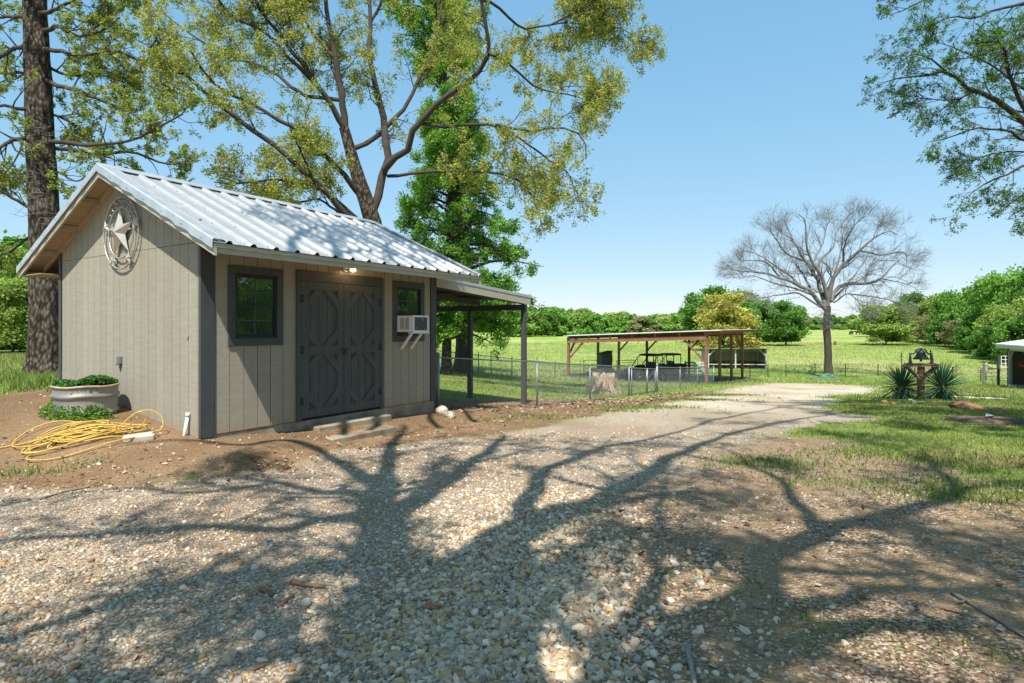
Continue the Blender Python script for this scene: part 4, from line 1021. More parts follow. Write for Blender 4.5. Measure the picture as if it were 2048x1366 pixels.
fl_ = np_mesh('carport_shade_floor', np.array(_g).reshape(-1, 3), np.array([(j*15+i, j*15+i+1, j*15+i+16, j*15+i+15) for j in range(10) for i in range(14)]), mat('floor_shade_tone', (.06, .06, .063), .95, 0, .25, 3, .4), True)  # floor sheet coloured dark to paint in the shade under the carport roof
tag(link('carport_shade_floor', fl_), kind='structure')
# ---- green feeder cabinet under the carport
M['greenbox'] = mat('dark_green_paint', (.05, .065, .05), .7, 0, .2, 4, .1)
k = thing('hunting_blind', 'dark green box-shaped cabinet with a sloped top under the carport', 'blind', fpt(1209, 45), R(14))
MB().prism([(-.42, -.5, .75), (.42, -.5, .75), (.42, -.5, 2.05), (-.42, -.5, 1.85)], (0, 1.0, 0)).build('body', M['greenbox'], k)
MB().prism([(-.48, -.56, 1.86), (.48, -.56, 2.09), (.48, -.56, 2.13), (-.48, -.56, 1.90)], (0, 1.12, 0)).build('top', M['greenbox'], k)
for sx in (-1, 1):
    for sy in (-1, 1): MB().box((sx*.38-.04, sy*.45-.04, -.1), (sx*.38+.04, sy*.45+.04, .75)).build('leg', M['greenbox'], k)
MB().box((.425, -.25, 1.0), (.44, .3, 1.8)).box((.50, -.1, 1.3), (.62, .2, 1.75)).build('window_flap', M['black'], k)
MB().box((-.9, -.55, .55), (.6, .55, .74)).build('platform', M['darkpost'], k)
# ---- white stock tank / pale bundles behind
M['pale'] = mat('pale_tarp', (.62, .60, .56), .8, 0, .12, 3, .3)
for px, d, sc, lab in ((1262, 48.5, (1.3, .5, .42), 'long low white tarp-covered heap under the carport, left of the buggies'), (1224, 47, (.6, .4, .38), 'small rounded pale heap beside the dark green cabinet')):
    p = fpt(px, d); tag(rock('covered_heap', p+np.array((0, 0, .25)), sc, M['pale'], seed=int(px), sub=3), lab, 'heap')
# ---- two side-by-side buggies
M['tyre'] = mat('tyre_rubber', (.02, .02, .02), .9, 0, .2, 20, .4)
M['buggy'] = mat('dark_plastic', (.022, .024, .026), .5, 0, .2, 5)
def make_utv(label):
    u = thing('utility_buggy', label, 'buggy', group='buggies parked under the carport')
    bd = MB().prism([(-1.45, -.62, .45), (1.35, -.62, .45), (1.4, -.62, .75), (.75, -.62, .95), (.3, -.62, .62), (-.35, -.62, .62), (-.4, -.62, .95), (-1.45, -.62, .95)], (0, 1.24, 0)).build('body', M['buggy'], u)
    for y in (-.625, .595): MB().prism([(-.38, y, .62), (.34, y, .62), (.62, y, .98), (.30, y, 1.12), (-.30, y, 1.10)], (0, .03, 0)).build('door', M['buggy'], u)
    MB().cbox((-1.5, -.6, .951), (-.45, .6, 1.12), .03).build('cargo_bed', M['buggy'], u)
    MB().prism([(1.36, -.55, .5), (1.48, -.5, .55), (1.46, -.5, .78), (1.38, -.55, .74)], (0, 1.1, 0)).build('bumper', M['buggy'], u)
    for y in (-.57, .57):
        MB().tube(smooth_path([(.85, y, .92), (.55, y, 1.35), (.15, y, 1.80), (-.45, y, 1.88), (-.95, y, 1.80), (-1.0, y, .95)], 4), .032, 8).tube([(-.42, y, .9), (-.42, y, 1.86)], .028, 8).tube([(.3, y, .62), (.35, y, 1.55)], .02, 8).build('roll_cage', M['buggy'], u)
    MB().prism([(.25, -.64, 1.82), (.0, -.64, 1.90), (-.9, -.64, 1.92), (-1.1, -.64, 1.84), (-.9, -.64, 1.78), (0, -.64, 1.76)], (0, 1.28, 0)).build('roof', M['buggy'], u)
    for y in (-.3, .3): MB().cbox((-.38, y-.22, .62), (.12, y+.22, .75), .03).prism([(-.38, y-.22, .75), (-.28, y-.22, .76), (-.42, y-.22, 1.35), (-.52, y-.22, 1.33)], (0, .44, 0)).build('seat', M['buggy'], u)
    wl = None
    for x in (-.95, .95):
        for y in (-.66, .66):
            wh = MB().lathe([(.18, -.13), (.30, -.14), (.34, -.08), (.34, .08), (.30, .14), (.18, .13)], (0, 0, 0), 20, 'y').mesh('wheel', M['tyre']) if wl is None else wl
            wl = wh; wo = link('wheel', wh, u, (x, y, .34))
            if 'rm' not in u.keys(): pass
            link('rim', MB().lathe([(.02, -.09), (.17, -.07), (.18, 0), (.17, .07), (.02, .09)], (0, 0, 0), 14, 'y').mesh('rim', M['steel']), wo)
    for y in (-.42, .42): MB().lathe([(.08, 0), (.07, .03), (.01, .04)], (1.40, y, .68), 10, 'x', cap=True).build('headlight', M['white'], u)
    MB().tube([(.42, .3, .95), (.28, .3, 1.1)], .02, 6).tube([(.28+.1*math.cos(a)*.3, .3+.16*math.sin(a), 1.1+.14*math.cos(a)) for a in np.linspace(0, 6.28, 15)], .014, 6).build('steering_wheel', M['buggy'], u)
    return u
u1 = make_utv('front dark open-sided buggy with a roof, the left one under the carport')
u1.location = tuple(fpt(1292, 43.5)); u1.rotation_euler = (0, 0, R(200)); u1.scale = (1.05,)*3
copy_tree(u1, fpt(1330, 46.5), R(192), 'rear dark open-sided buggy with a roof, the right one under the carport')
# ---- white pallet fence and orange pipe panel
M['palew'] = mat('grey_white_wood', (.52, .50, .46), .85, 0, .15, 6, .3)
pw = thing('pallet_panel', 'low weathered white slatted panel at the right of the buggies', 'panel', fpt(1390, 50), R(8))
for i in range(4): MB().box((-.95, -.02, .25+i*.24), (.85, .02, .41+i*.24)).build('slat', M['palew'], pw)
for x in (-.85, 0, .75): MB().box((x-.05, .022, 0), (x+.05, .09, 1.22)).build('upright', M['palew'], pw)
M['orange'] = mat('rusty_orange_pipe', (.33, .14, .07), .7, .2, .25, 8, .1)
def pipe_panel(px, d, w_, h_, n, rz_, label):
    q = thing('pipe_gate', label, 'gate', fpt(px, d), rz_)
    MB().tube([(-w_/2, 0, .1), (-w_/2, 0, h_), (w_/2, 0, h_), (w_/2, 0, .1)], .035, 6).build('frame', M['orange'], q)
    for i in range(n): MB().tube([(-w_/2, 0, h_*(i+1)/(n+1)), (w_/2, 0, h_*(i+1)/(n+1))], .022, 6).build('rail', M['orange'], q)
pipe_panel(1181, 47, 1.1, 1.25, 3, R(5), 'narrow rusty pipe gate seen through the left end of the carport')
pipe_panel(1252, 51, 1.6, 1.15, 4, R(3), 'wide rusty orange pipe gate behind the white heap')
# ---- loafing shed
M['rustwall'] = mat('rusty_sheet', (.16, .09, .065), .8, .1, .3, 4, .2, (8, 8, .5), 20, ((.26, .14, .09), .7))
M['darkwall'] = mat('weathered_sheet', (.30, .31, .31), .7, .2, .25, 4, .2, (8, 8, .5))
lp = fpt(1474, 56); ls = thing('loafing_shed', 'low open-fronted animal shelter with rusty sheet walls beyond the carport', 'shelter', lp, R(-4))
W2 = 2.75; D2 = 2.4; HF, HB = 1.92, 1.6
for i in range(11):
    x0 = -W2+2*W2*i/11
    MB().box((x0+.006, D2, .0), (x0+2*W2/11-.006, D2+.03, .72)).build('wall_sheet', M['rustwall'], ls)
    MB().box((x0+.006, D2, .725), (x0+2*W2/11-.006, D2+.03, HB)).build('wall_sheet', M['darkwall'], ls)
for x, m_ in ((-W2, 'rustwall'), (W2, 'darkwall')):
    MB().prism([(x, 0, .7), (x, D2, .7), (x, D2, HB), (x, 0, HF)], (.03, 0, 0)).build('end_wall', M['darkwall'], ls)
    MB().box((x-.002, 0, -.1), (x+.034, D2, .69)).build('end_wall', M['rustwall'], ls)
for x in (-W2+.06, -.15, W2-.06):
    MB().box((x-.06, -.06, -.1), (x+.06, .06, HF-.03)).build('post', M['palew'], ls)
for x, s in ((-W2+.1, 1), (W2-.1, -1)): MB().beam((x, -.02, HF-.6), (x+s*.55, -.02, HF-.08), .08, .09).build('brace', M['palew'], ls)
MB().box((-W2, -.05, .42), (W2, -.02, .5)).build('front_rail', M['palew'], ls)
MB().prism([(-W2-.15, -.35, HF+.04), (-W2-.15, D2+.2, HB), (-W2-.15, D2+.2, HB+.05), (-W2-.15, -.35, HF+.09)], (2*W2+.3, 0, 0)).build('roof', M['darkwall'], ls)
# ================================================================ BELL
M['oldwood'] = mat('weathered_post_wood', (.20, .115, .07), .85, 0, .25, 6, .4, (6, 6, .6), 20, ((.30, .2, .13), .5))
M['greywood'] = mat('grey_weathered_wood', (.30, .24, .17), .85, 0, .2, 6, .4, (1, 5, 5), 20)
M['iron'] = mat('cast_iron', (.035, .04, .048), .5, .5, .15, 10, .1)
bd = 18.6; bp = fpt(1842, bd)
bs = thing('bell_post', 'wooden post with a braced platform carrying the iron dinner bell', 'post', bp, R(-20))
ps = bd/F_PX
hp_ = (802-737)*ps
MB().cbox((-.085, -.085, -.3), (.085, .085, hp_-.002), .008).build('post', M['oldwood'], bs)
PW = 33*ps
MB().cbox((-PW*.82, -.16, hp_+.062), (PW*.82, .16, hp_+.10), .006).build('platform', M['oldwood'], bs)
for y in (-.125, .125):
    MB().prism([(-PW, y-.02, hp_+.06), (PW, y-.02, hp_+.06), (PW-.07, y-.02, hp_), (-PW+.07, y-.02, hp_)], (0, .04, 0)).build('crosspiece', M['greywood'], bs)
    for sx in (-1, 1): MB().prism([(sx*PW, y*.8-.018, hp_+.056), (sx*(PW-.16), y*.8-.018, hp_-.002), (sx*.088, y*.8-.018, hp_-.37), (sx*.088, y*.8-.018, hp_-.25)][::1 if sx > 0 else -1], (0, .036, 0)).build('brace', M['greywood'], bs)
bell = thing('dinner_bell', 'black cast iron dinner bell hung in its yoke on the wooden post', 'bell', bp+np.array((0, 0, hp_+.10)), R(-20))
bz = .13
MB().lathe([(.225, bz), (.232, bz+.012), (.20, bz+.045), (.155, bz+.10), (.128, bz+.17), (.113, bz+.235), (.09, bz+.275), (.04, bz+.292), (.001, bz+.295)], (0, 0, 0), 32).lathe([(.215, bz+.004), (.18, bz+.05), (.12, bz+.16), (.05, bz+.26)], (0, 0, 0), 24).build('bell_body', M['iron'], bell)
MB().tube([(0, 0, bz+.25), (0, 0, bz-.02)], .012, 8).lathe([(.001, bz-.07), (.03, bz-.06), (.038, bz-.035), (.03, bz-.01), (.001, bz)], (0, 0, 0), 12).build('clapper', M['iron'], bell)
yk = smooth_path([(-.29, 0, .30), (-.26, 0, .305), (-.19, 0, .31), (-.155, 0, .36), (-.12, 0, .43), (-.05, 0, .455), (.05, 0, .455), (.12, 0, .43), (.155, 0, .36), (.19, 0, .31), (.26, 0, .305), (.29, 0, .30)], 4)
MB().tube(yk, .023, 8).tube([(0, 0, .42), (0, 0, .49)], .03, 8).build('yoke', M['iron'], bell)
for sx in (-1, 1):
    MB().prism([(sx*.31, -.14, 0), (sx*.31, .14, 0), (sx*.31, .03, .33), (sx*.31, -.03, .33)][::sx], (-sx*.035, 0, 0)).cbox((min(sx*.33, sx*.24), -.15, 0), (max(sx*.33, sx*.24), .15, .02), .004).build('upright', M['iron'], bell)
MB().cbox((.24, -.02, .13), (.27, .02, .44), .004).build('crank_arm', M['iron'], bell)
# ---- yuccas
YM = leaf_mat('yucca_leaf', (.06, .115, .075), .15)
def yucca_leaf_mesh(Lf_, w_, droop):
    n = 7; V = []; Q = []
    for i in range(n+1):
        t = i/n; x = Lf_*t; z = -droop*Lf_*t*t; ww = w_*(.55+.45*math.sin(min(1, t*1.6)*math.pi/2))*(1-t**3)+.0006
        V += [(x, -ww, z+.25*ww), (x, 0, z), (x, ww, z+.25*ww)]
    for i in range(n):
        for k in range(2): Q.append((i*3+k, i*3+k+1, i*3+k+4, i*3+k+3))
    return np_mesh('yucca_leaf', np.array(V), np.array(Q), YM, True, np.tile(np.array([[.9, 1, .95]]), (len(V), 1)))
YL = [yucca_leaf_mesh(.74, .024, .05), yucca_leaf_mesh(.74, .023, .28), yucca_leaf_mesh(.70, .021, .6)]
M['trunkdark'] = mat('dead_leaf_skirt', (.22, .16, .10), .95, 0, .3, 12, .6)
def yucca(px, d, label, sc, seed):
    p = fpt(px, d); t = thing('yucca', label, 'yucca', p); t.scale = (sc,)*3
    MB().lathe([(.16, -.05), (.13, .15), (.11, .42), (.03, .5)], (0, 0, 0), 14).build('stem', M['trunkdark'], t)
    r = np.random.default_rng(seed); N_ = 235
    for i in range(N_):
        f = i/N_; az = i*2.39996+r.normal(0, .15); el = R(84)-R(160)*f**.8+r.normal(0, .08)
        me = YL[0] if el > R(12) else (YL[1] if el > R(-25) else YL[2])
        h = .46-.22*f
        o = link('leaf', me, t, (.05*math.cos(az), .05*math.sin(az), h), (r.normal(0, .3), -el, az)); k_ = r.uniform(.85, 1.12); o.scale = (k_, 1, 1)
    return t
yucca(1803, 18.9, 'left spiky yucca beside the bell post, the one with the tall bare stalk', .98, 1)
yucca(1884, 18.3, 'right spiky yucca beside the bell post, fuller and without a stalk', 1.05, 2)
st_o = bpy.data.objects['yucca']
MB().tube(smooth_path([(0, 0, .4), (.01, 0, .9), (-.005, 0, 1.5)], 4), [.013]*9, 6).build('flower_stalk', M['trunkdark'], st_o)
sk = MB()
for i in range(12): sk.tube([(0, 0, 1.0+i*.042), (.03*math.cos(i*2.4), .03*math.sin(i*2.4), 1.03+i*.042)], .006, 5)
sk.build('seed_stub', M['trunkdark'], st_o)
for i, (px, py, s, m_) in enumerate(((1768, 806, .12, 'red_rock'), (1806, 808, .09, 'red_rock'), (1823, 803, .10, 'pale_rock'), (1830, 809, .07, 'pale_rock'), (1847, 806, .075, 'pale_rock'), (1870, 812, .11, 'red_rock'), (1788, 809, .07, 'red_rock'))):
    p = G(px, py); col = 'pale' if m_ == 'pale_rock' else 'reddish'
    rock('rock', p+np.array((0, 0, .02)), (s, s*.8, s*.6), M[m_], f'small {col} stone edging the bed at the foot of the bell post', group=f'{col} edging stones', seed=20+i)
p = G(1931, 818); rock('boulder', p+np.array((0, 0, .05)), (.34, .2, .15), M['red_rock'], 'dark red-brown boulder on the lawn right of the yuccas', seed=31, sub=3)
p = G(1998, 824); rock('boulder', p+np.array((0, 0, .0)), (.36, .2, .09), M['red_rock'], 'flat orange-brown rock half sunk in the lawn at the right', seed=32, sub=3)
# planting patch with a fallen bit of blue plastic
p = G(1975, 842)
mb = MB(); 
for i in range(1): pass
mound = rock('soil_mound', p+np.array((0, 0, -.03)), (.75, .38, .12), mat('dark_mulch', (.10, .07, .05), .95, 0, .4, 9, .8), 'low mound of dark mulch and chips on the right lawn', 'mound', None, 33, 4)
bl_ = MB().prism([(-.10, -.04, 0), (.02, -.06, .02), (.11, .02, .0), (-.02, .05, .04)], (0, 0, .012)).build('plastic_scrap', mat('pale_blue_plastic', (.26, .33, .33), .5, 0, .1), None, p+np.array((.03, 0, .085)))
tag(bl_, 'scrap of pale blue plastic lying on the mulch mound', 'plastic')
for i, (px, py) in enumerate(((1909, 795), (1942, 796.5), (1975, 798), (2008, 799.5))):
    p = G(px, py); o = MB().cbox((-.16, -.17, -.03), (.16, .17, .03), .01).build('paving_slab', M['pale_rock'], None, p+np.array((0, 0, .01)), (0, 0, R(-8)))
    tag(o, ('square pale paving slab, nearest the right yucca' if i == 0 else 'square pale paving slab, second from the right yucca' if i == 1 else 'square pale paving slab, third from the right yucca' if i == 2 else 'square pale paving slab, nearest the right-hand building'), 'paving slab', 'paving slabs set in the lawn')
# base of the bare tree: green hose heap and grey slab
p = fpt(1652, 46.2)
gh = MB()
for i in range(6): gh.tube([p+np.array((.75*math.cos(a)*(1-.1*i), .35*math.sin(a)*(1-.08*i), .06+.06*i+.03*math.sin(3*a+i))) for a in np.linspace(0, 6.28, 24)], .045, 6)
tag(gh.build('green_hose', mat('green_hose', (.06, .22, .09), .5)), 'coiled green hose at the foot of the bare tree', 'hose')
p = fpt(1652, 45.4); tag(MB().cbox((-1.1, -.3, -.05), (1.1, .3, .10), .02).build('concrete_slab', M['steel'], None, p), 'grey slab lying in front of the bare tree', 'slab')
p = fpt(1664, 45.6); tag(MB().tube([p, p+np.array((0, 0, .38))], .045, 8).build('hydrant', M['steel']), 'short grey water hydrant pipe beside the slab at the bare tree', 'hydrant')
p = fpt(1667.5, 47.2); tag(MB().cbox((-.09, -.06, 0), (.09, .06, .3), .01).build('bird_box', M['oldwood'], None, np.array((p[0], p[1]-.2, CAM_H-(690-Y0)/F_PX*47.2))), 'small brown box fixed to the trunk of the bare tree', 'box')
# ================================================================ HOUSE AT THE RIGHT EDGE
hb = np.array((27.22, 32.0)); hz_ = gz(*hb)
house = thing('porch_building', 'white-roofed building with a dark porch at the right edge', 'building', (hb[0], hb[1], hz_), math.atan2(-.91, -.41))
# local x: along the porch front towards the camera, local y: into the building (right)
M['hroof'] = mat('pale_roof_sheet', (.75, .75, .74), .5, .1, .05)
M['htrim'] = mat('cream_trim', (.50, .46, .38), .7, 0, .08)
M['hwall'] = mat('dark_porch_wall', (.10, .082, .068), .8, 0, .15)
M['hpost'] = mat('grey_porch_post', (.34, .32, .29), .7, 0, .1)
HE = 2.28
MB().prism([(-.66, -.5, HE), (9.5, -.5, HE), (9.5, 5, HE+1.1), (.3, 5, HE+1.1)], (0, 0, .06)).build('roof', M['hroof'], house)
MB().box((-.63, -.47, HE-.16), (9.5, -.43, HE-.003)).build('fascia', M['htrim'], house)
MB().beam((-.62, -.45, HE-.09), (.28, 4.6, HE+.85), .04, .15).build('fascia', M['htrim'], house)
MB().box((-.06, -.03, HE-.30), (9.5, .06, HE-.165)).build('porch_beam', M['htrim'], house)
for x in (0, 2.45, 4.9, 7.3):
    MB().cbox((x-.07, -.07, -.2), (x+.07, .07, HE-.30), .008).build('porch_post', M['hpost'], house)
    for s in (-1, 1):
        if x == 0 and s < 0: continue
        MB().beam((x+s*.05, 0, HE-.75), (x+s*.42, 0, HE-.32), .05, .06).build('post_brace', M['hpost'], house)
MB().box((.1, 1.5, 0), (9.5, 1.6, HE+.2)).build('wall', M['hwall'], house)
MB().box((-.56, .02, -.2), (-.50, 4.8, HE-.17)).build('end_wall', M['hwall'], house)
MB().box((3.0, 1.47, .1), (3.95, 1.499, 2.05)).build('door', M['black_frame'], house)
MB().box((1.0, 1.47, .95), (2.0, 1.499, 1.9)).build('window', M['glass'], house)
MB().box((.05, -.1, -.3), (9.5, 2.2, .14)).build('porch_floor', M['slab'], house)
MB().box((0.1, -.14, .0), (9.5, -.105, .14)).build('floor_edge', M['white'], house)
MB().box((1.0, -.9, -.2), (2.2, -.15, .07)).build('porch_step', M['slab'], house)
for x in (1.4, 2.6): MB().cbox((x, .35, .14), (x+.9, .85, .52), .02).build('porch_bench', M['oldwood'], house)
# neighbouring frame with window sashes leaning behind the corner
wd = fpt(2013, 33.4)
wr = thing('window_rack', 'dark stand holding an old white multi-pane window beside the porch corner', 'rack', wd, R(-8))
for x in (-.42, .34): MB().box((x-.05, -.05, -.2), (x+.05, .05, 1.75)).build('post', M['darkpost'], wr)
of = MB()
for z in (1.05, 1.28, 1.5, 1.7): of.box((-.34, -.085, z), (.32, -.055, z+.035))
for x in (-.34, -.12, .09, .29): of.box((x, -.0865, 1.05), (x+.035, -.0535, 1.735))
of.build('old_window', M['white'], wr)
MB().box((.08, -.05, .0), (.2, .05, .95)).build('white_board', M['white'], wr)
# hanging basket
hw = house.matrix_basis
bloc = np.array(Matrix.LocRotScale(house.location, house.rotation_euler, None) @ Vector((1.55, .15, 1.25)))
hb_ = thing('hanging_basket', 'hanging basket of red flowers under the porch roof', 'basket', bloc)
MB().lathe([(.02, -.12), (.14, -.10), (.2, .03), (.21, .06)], (0, 0, 0), 16).build('basket', M['oldwood'], hb_)
for a in (0, 2.1, 4.2): MB().tube([(.2*math.cos(a), .2*math.sin(a), .05), (0, 0, .7)], .006, 5).build('chain', M['iron'], hb_)
n = 700; q = rng.normal(size=(n, 3)); q /= np.linalg.norm(q, axis=1)[:, None]; q = q*rng.uniform(.16, .3, (n, 1))*np.array((1, 1, .75))+np.array((0, 0, .08))
V, Q, T = leaf_cloud(q, rng.uniform(.02, .045, n), np.where(rng.random((n, 1)) < .55, np.array([[.5, .05, .05]]), np.array([[.06, .14, .04]])))
link('flowers', np_mesh('flowers', V, Q, LEAFG, False, T), hb_)['kind'] = 'stuff'
# ranch gate left of the building
gt = thing('ranch_gate', 'low grey pipe gate with white pickets left of the porch building', 'gate', fpt(1968, 36), R(-20))
MB().cbox((-.06, -.06, -.2), (.06, .06, 1.3), .01).build('post', M['steel'], gt)
MB().tube([(.1, 0, .3), (.1, 0, 1.1)], .03, 6).tube([(2.4, 0, .3), (2.4, 0, 1.1)], .03, 6).build('stile', M['steel'], gt)
for z in (.35, .55, .8, 1.05): MB().tube([(.1, 0, z), (2.4, 0, z)], .022, 6).build('rail', M['steel'], gt)
for x in (1.2, 1.7): MB().box((x-.04, -.03, .3), (x+.04, -.025, 1.1)).build('picket', M['palew'], gt)
# log pile / debris at the wood edge
M['log'] = mat('grey_log', (.34, .29, .23), .9, 0, .2, 10, .4)
for i, (px, py, L_, a, lab) in enumerate(((1975, 722, 1.9, 4, 'long pale fallen log at the edge of the right-hand woods'), (1966, 716, 1.1, 35, 'upright leaning dead log in the brush pile at the woods'), (1990, 718, 1.5, -14, 'crooked grey log on the right of the brush pile'))):
    d = 52; p = fpt(px, d); v_ = np.array((math.cos(R(a)), 0.2, math.sin(R(a))))*L_/2; b_ = p+np.array((0, 0, .25+abs(v_[2])))
    tag(MB().tube([b_-v_, b_+v_], [.10, .07], 8).build('fallen_log', M['log']), lab, 'log')
# cattle far out
def cow(px, d, label, seed):
    p = fpt(px, d); me = bpy.data.meshes.new('cow')
    Vv = [(0, 0, .95), (.55, 0, 1.0), (.95, 0, 1.15), (1.25, 0, 1.05), (-.55, 0, 1.0), (-.62, 0, .5), (.5, .22, .55), (.5, .22, .02), (.5, -.22, .55), (.5, -.22, .02), (-.5, .22, .6), (-.55, .22, .02), (-.5, -.22, .6), (-.55, -.22, .02)]
    E = [(0, 1), (1, 2), (2, 3), (0, 4), (4, 5), (1, 6), (6, 7), (1, 8), (8, 9), (4, 10), (10, 11), (4, 12), (12, 13)]
    me.from_pydata(Vv, E, []); me.materials.append(M['black'])
    o = link('cow', me, None, p, (0, 0, seed)); md = o.modifiers.new('skin', 'SKIN'); o.modifiers.new('sub', 'SUBSURF').levels = 1
    rr = [.36, .33, .2, .13, .32, .03, .12, .07, .12, .07, .13, .07, .13, .07]
    for i, r_ in enumerate(rr): me.skin_vertices[0].data[i].radius = (r_, r_)
    me.skin_vertices[0].data[0].use_root = True
    tag(o, label, 'cow')
cow(1702, 190, 'black cow far out in the pasture, left one of the pair', .3); cow(1716, 195, 'black cow far out in the pasture, right one of the pair', 2.9)
p = fpt(1763, 108); tag(rock('feed_trough', p+np.array((0, 0, .2)), (.7, .4, .3), M['iron'], seed=50), 'dark object under the lone field tree', 'trough')
# ================================================================ TREES
def resample(path, K):
    p = smooth_path(path, 8) if len(path) > 2 else np.linspace(path[0], path[1], 9)
    s = np.concatenate([[0], np.cumsum(np.linalg.norm(np.diff(p, axis=0), axis=1))]); t = np.linspace(0, s[-1], K)
    return np.stack([np.interp(t, s, p[:, i]) for i in range(3)], 1)
def tubes_mesh(P, Rr, S):
    """P (n,k,3), R (n,k) -> verts, quads"""
    n, k = P.shape[:2]
    T = np.gradient(P, axis=1); T /= np.linalg.norm(T, axis=2, keepdims=True)+1e-9
    ref = np.where(np.abs(T.mean(1)[:, None, 2:3]) > .8, np.array([1., 0, 0]), np.array([0, 0, 1.]))
    A = np.cross(T, np.broadcast_to(ref, T.shape)); A /= np.linalg.norm(A, axis=2, keepdims=True)+1e-9; B = np.cross(T, A)
    an = np.arange(S)*2*math.pi/S
    V = P[:, :, None]+(A[:, :, None]*np.cos(an)[None, None, :, None]+B[:, :, None]*np.sin(an)[None, None, :, None])*Rr[:, :, None, None]
    i0 = (np.arange(n)[:, None, None]*k+np.arange(k-1)[None, :, None])*S; j = np.arange(S)[None, None, :]; j2 = (j+1) % S
    Q = np.stack([i0+j, i0+j2, i0+S+j2, i0+S+j], -1).reshape(-1, 4)
    return V.reshape(-1, 3), Q
def children(P, Rr, n_per, lenr, ang, K, r, up=0., wander=.25, tmin=.2, rmul=.6, tipr=.25, lens=None, out=None, outw=0., rmin=.002, back=.55):
    """children for each path in P; returns paths and radii"""
    n, k = P.shape[:2]; cnt = r.poisson(n_per, n) if np.isscalar(n_per) else r.poisson(n_per)
    pi = np.repeat(np.arange(n), cnt); m = len(pi); t = tmin+(1-tmin)*r.random(m)**.85
    f = t*(k-1); i0 = np.minimum(f.astype(int), k-2); fr = (f-i0)[:, None]
    base = P[pi, i0]*(1-fr)+P[pi, i0+1]*fr; tang = P[pi, i0+1]-P[pi, i0]; tang /= np.linalg.norm(tang, axis=1, keepdims=True)+1e-9
    rad = Rr[pi, i0]*(1-fr[:, 0])+Rr[pi, i0+1]*fr[:, 0]
    rnd = r.normal(size=(m, 3)); perp = rnd-(rnd*tang).sum(1, keepdims=True)*tang; perp /= np.linalg.norm(perp, axis=1, keepdims=True)+1e-9
    a = np.radians(r.normal(ang, 12, m))[:, None]
    d = tang*np.cos(a)+perp*np.sin(a)+np.array((0, 0, up))
    if out is not None:
        o = base-np.asarray(out); o /= np.linalg.norm(o, axis=1, keepdims=True)+1e-9; d = d+o*outw
    d /= np.linalg.norm(d, axis=1, keepdims=True)
    L_ = r.uniform(*lenr, m)*(1-back*t)
    C_ = np.zeros((m, K, 3)); C_[:, 0] = base; step = L_/(K-1); dd = d.copy()
    for s in range(1, K):
        dd = dd+r.normal(0, wander, (m, 3)); dd[:, 2] += up*.15; dd /= np.linalg.norm(dd, axis=1, keepdims=True); C_[:, s] = C_[:, s-1]+dd*step[:, None]
    r0 = np.maximum(rad*rmul*r.uniform(.6, 1, m), rmin); R_ = r0[:, None]*np.linspace(1, tipr, K)[None]
    return C_, np.maximum(R_, rmin*.6)
BARK = lambda name, c, s=8: mat(name, c, .95, 0, .38, s, 1.0, (1, 1, .22), 14, (tuple(np.array(c)*1.9), .5))
def plate_bark(name, c, pale, scale=16):
    m, N, L, P = new_mat(name); tc = N.new('ShaderNodeTexCoord'); mp = N.new('ShaderNodeMapping'); mp.inputs['Scale'].default_value = (1, 1, .42); L.new(tc.outputs['Object'], mp.inputs[0])
    nz_ = N.new('ShaderNodeTexNoise'); nz_.inputs['Scale'].default_value = 5; nz_.inputs['Detail'].default_value = 6; L.new(mp.outputs[0], nz_.inputs['Vector'])
    wv = mix_rgb(N, L, .12, mp.outputs[0], nz_.outputs['Color'])
    vo = N.new('ShaderNodeTexVoronoi'); vo.inputs['Scale'].default_value = scale; L.new(wv, vo.inputs['Vector'])
    cr = ramp(N, L, vo.outputs['Distance'], [(.12, pale), (.42, c), (.7, tuple(np.array(c)*.35))])
    n2 = noise(N, L, 2.2, 6, None, .7); n3 = noise(N, L, 40, 4, None, .8)
    out = mix_rgb(N, L, 1.0, cr, ramp(N, L, n2, [(.3, (.6, .6, .6)), (.7, (1.35, 1.32, 1.28))]), 'MULTIPLY')
    out = mix_rgb(N, L, ramp(N, L, n3, [(.62, 0), (.72, .7)]), out, (.30, .27, .22))
    L.new(out, P.inputs['Base Color']); P.inputs['Roughness'].default_value = .95; P.inputs['Specular IOR Level'].default_value = .1
    hh = mathn(N, L, 'SUBTRACT', mathn(N, L, 'MULTIPLY', n3, .5), vo.outputs['Distance']); bump(N, L, P, hh, 1.0, .05); return m
M['plate'] = plate_bark('plated_bark', (.095, .078, .062), (.19, .165, .135))
M['bark_dark'] = BARK('dark_bark', (.062, .050, .040))
M['bark_pale'] = mat('pale_dead_bark', (.165, .158, .150), .9, 0, .25, 5, .5, (1, 1, .3), 12, ((.08, .072, .066), .6))
M['bark_brown'] = BARK('brown_bark', (.075, .060, .047), 14)
M['branch'] = mat('branch_bark', (.060, .049, .039), .95, 0, .25, 4, .2)
OAKLEAF = leaf_mat('young_oak_leaf', (1, 1, 1), .42); GREENLEAF = leaf_mat('summer_leaf', (1, 1, 1), .38)
OAKC = [(0.435, 0.469, 0.13), (0.58, 0.524, 0.156), (0.319, 0.386, 0.098), (0.609, 0.497, 0.156), (0.232, 0.304, 0.078), (0.377, 0.442, 0.117)]
GRNC = [(0.176, 0.364, 0.066), (0.234, 0.442, 0.084), (0.143, 0.299, 0.06), (0.312, 0.494, 0.108), (0.111, 0.24, 0.05)]
RGTC = [(0.112, 0.224, 0.05), (0.146, 0.291, 0.062), (0.09, 0.185, 0.05), (0.202, 0.314, 0.078)]
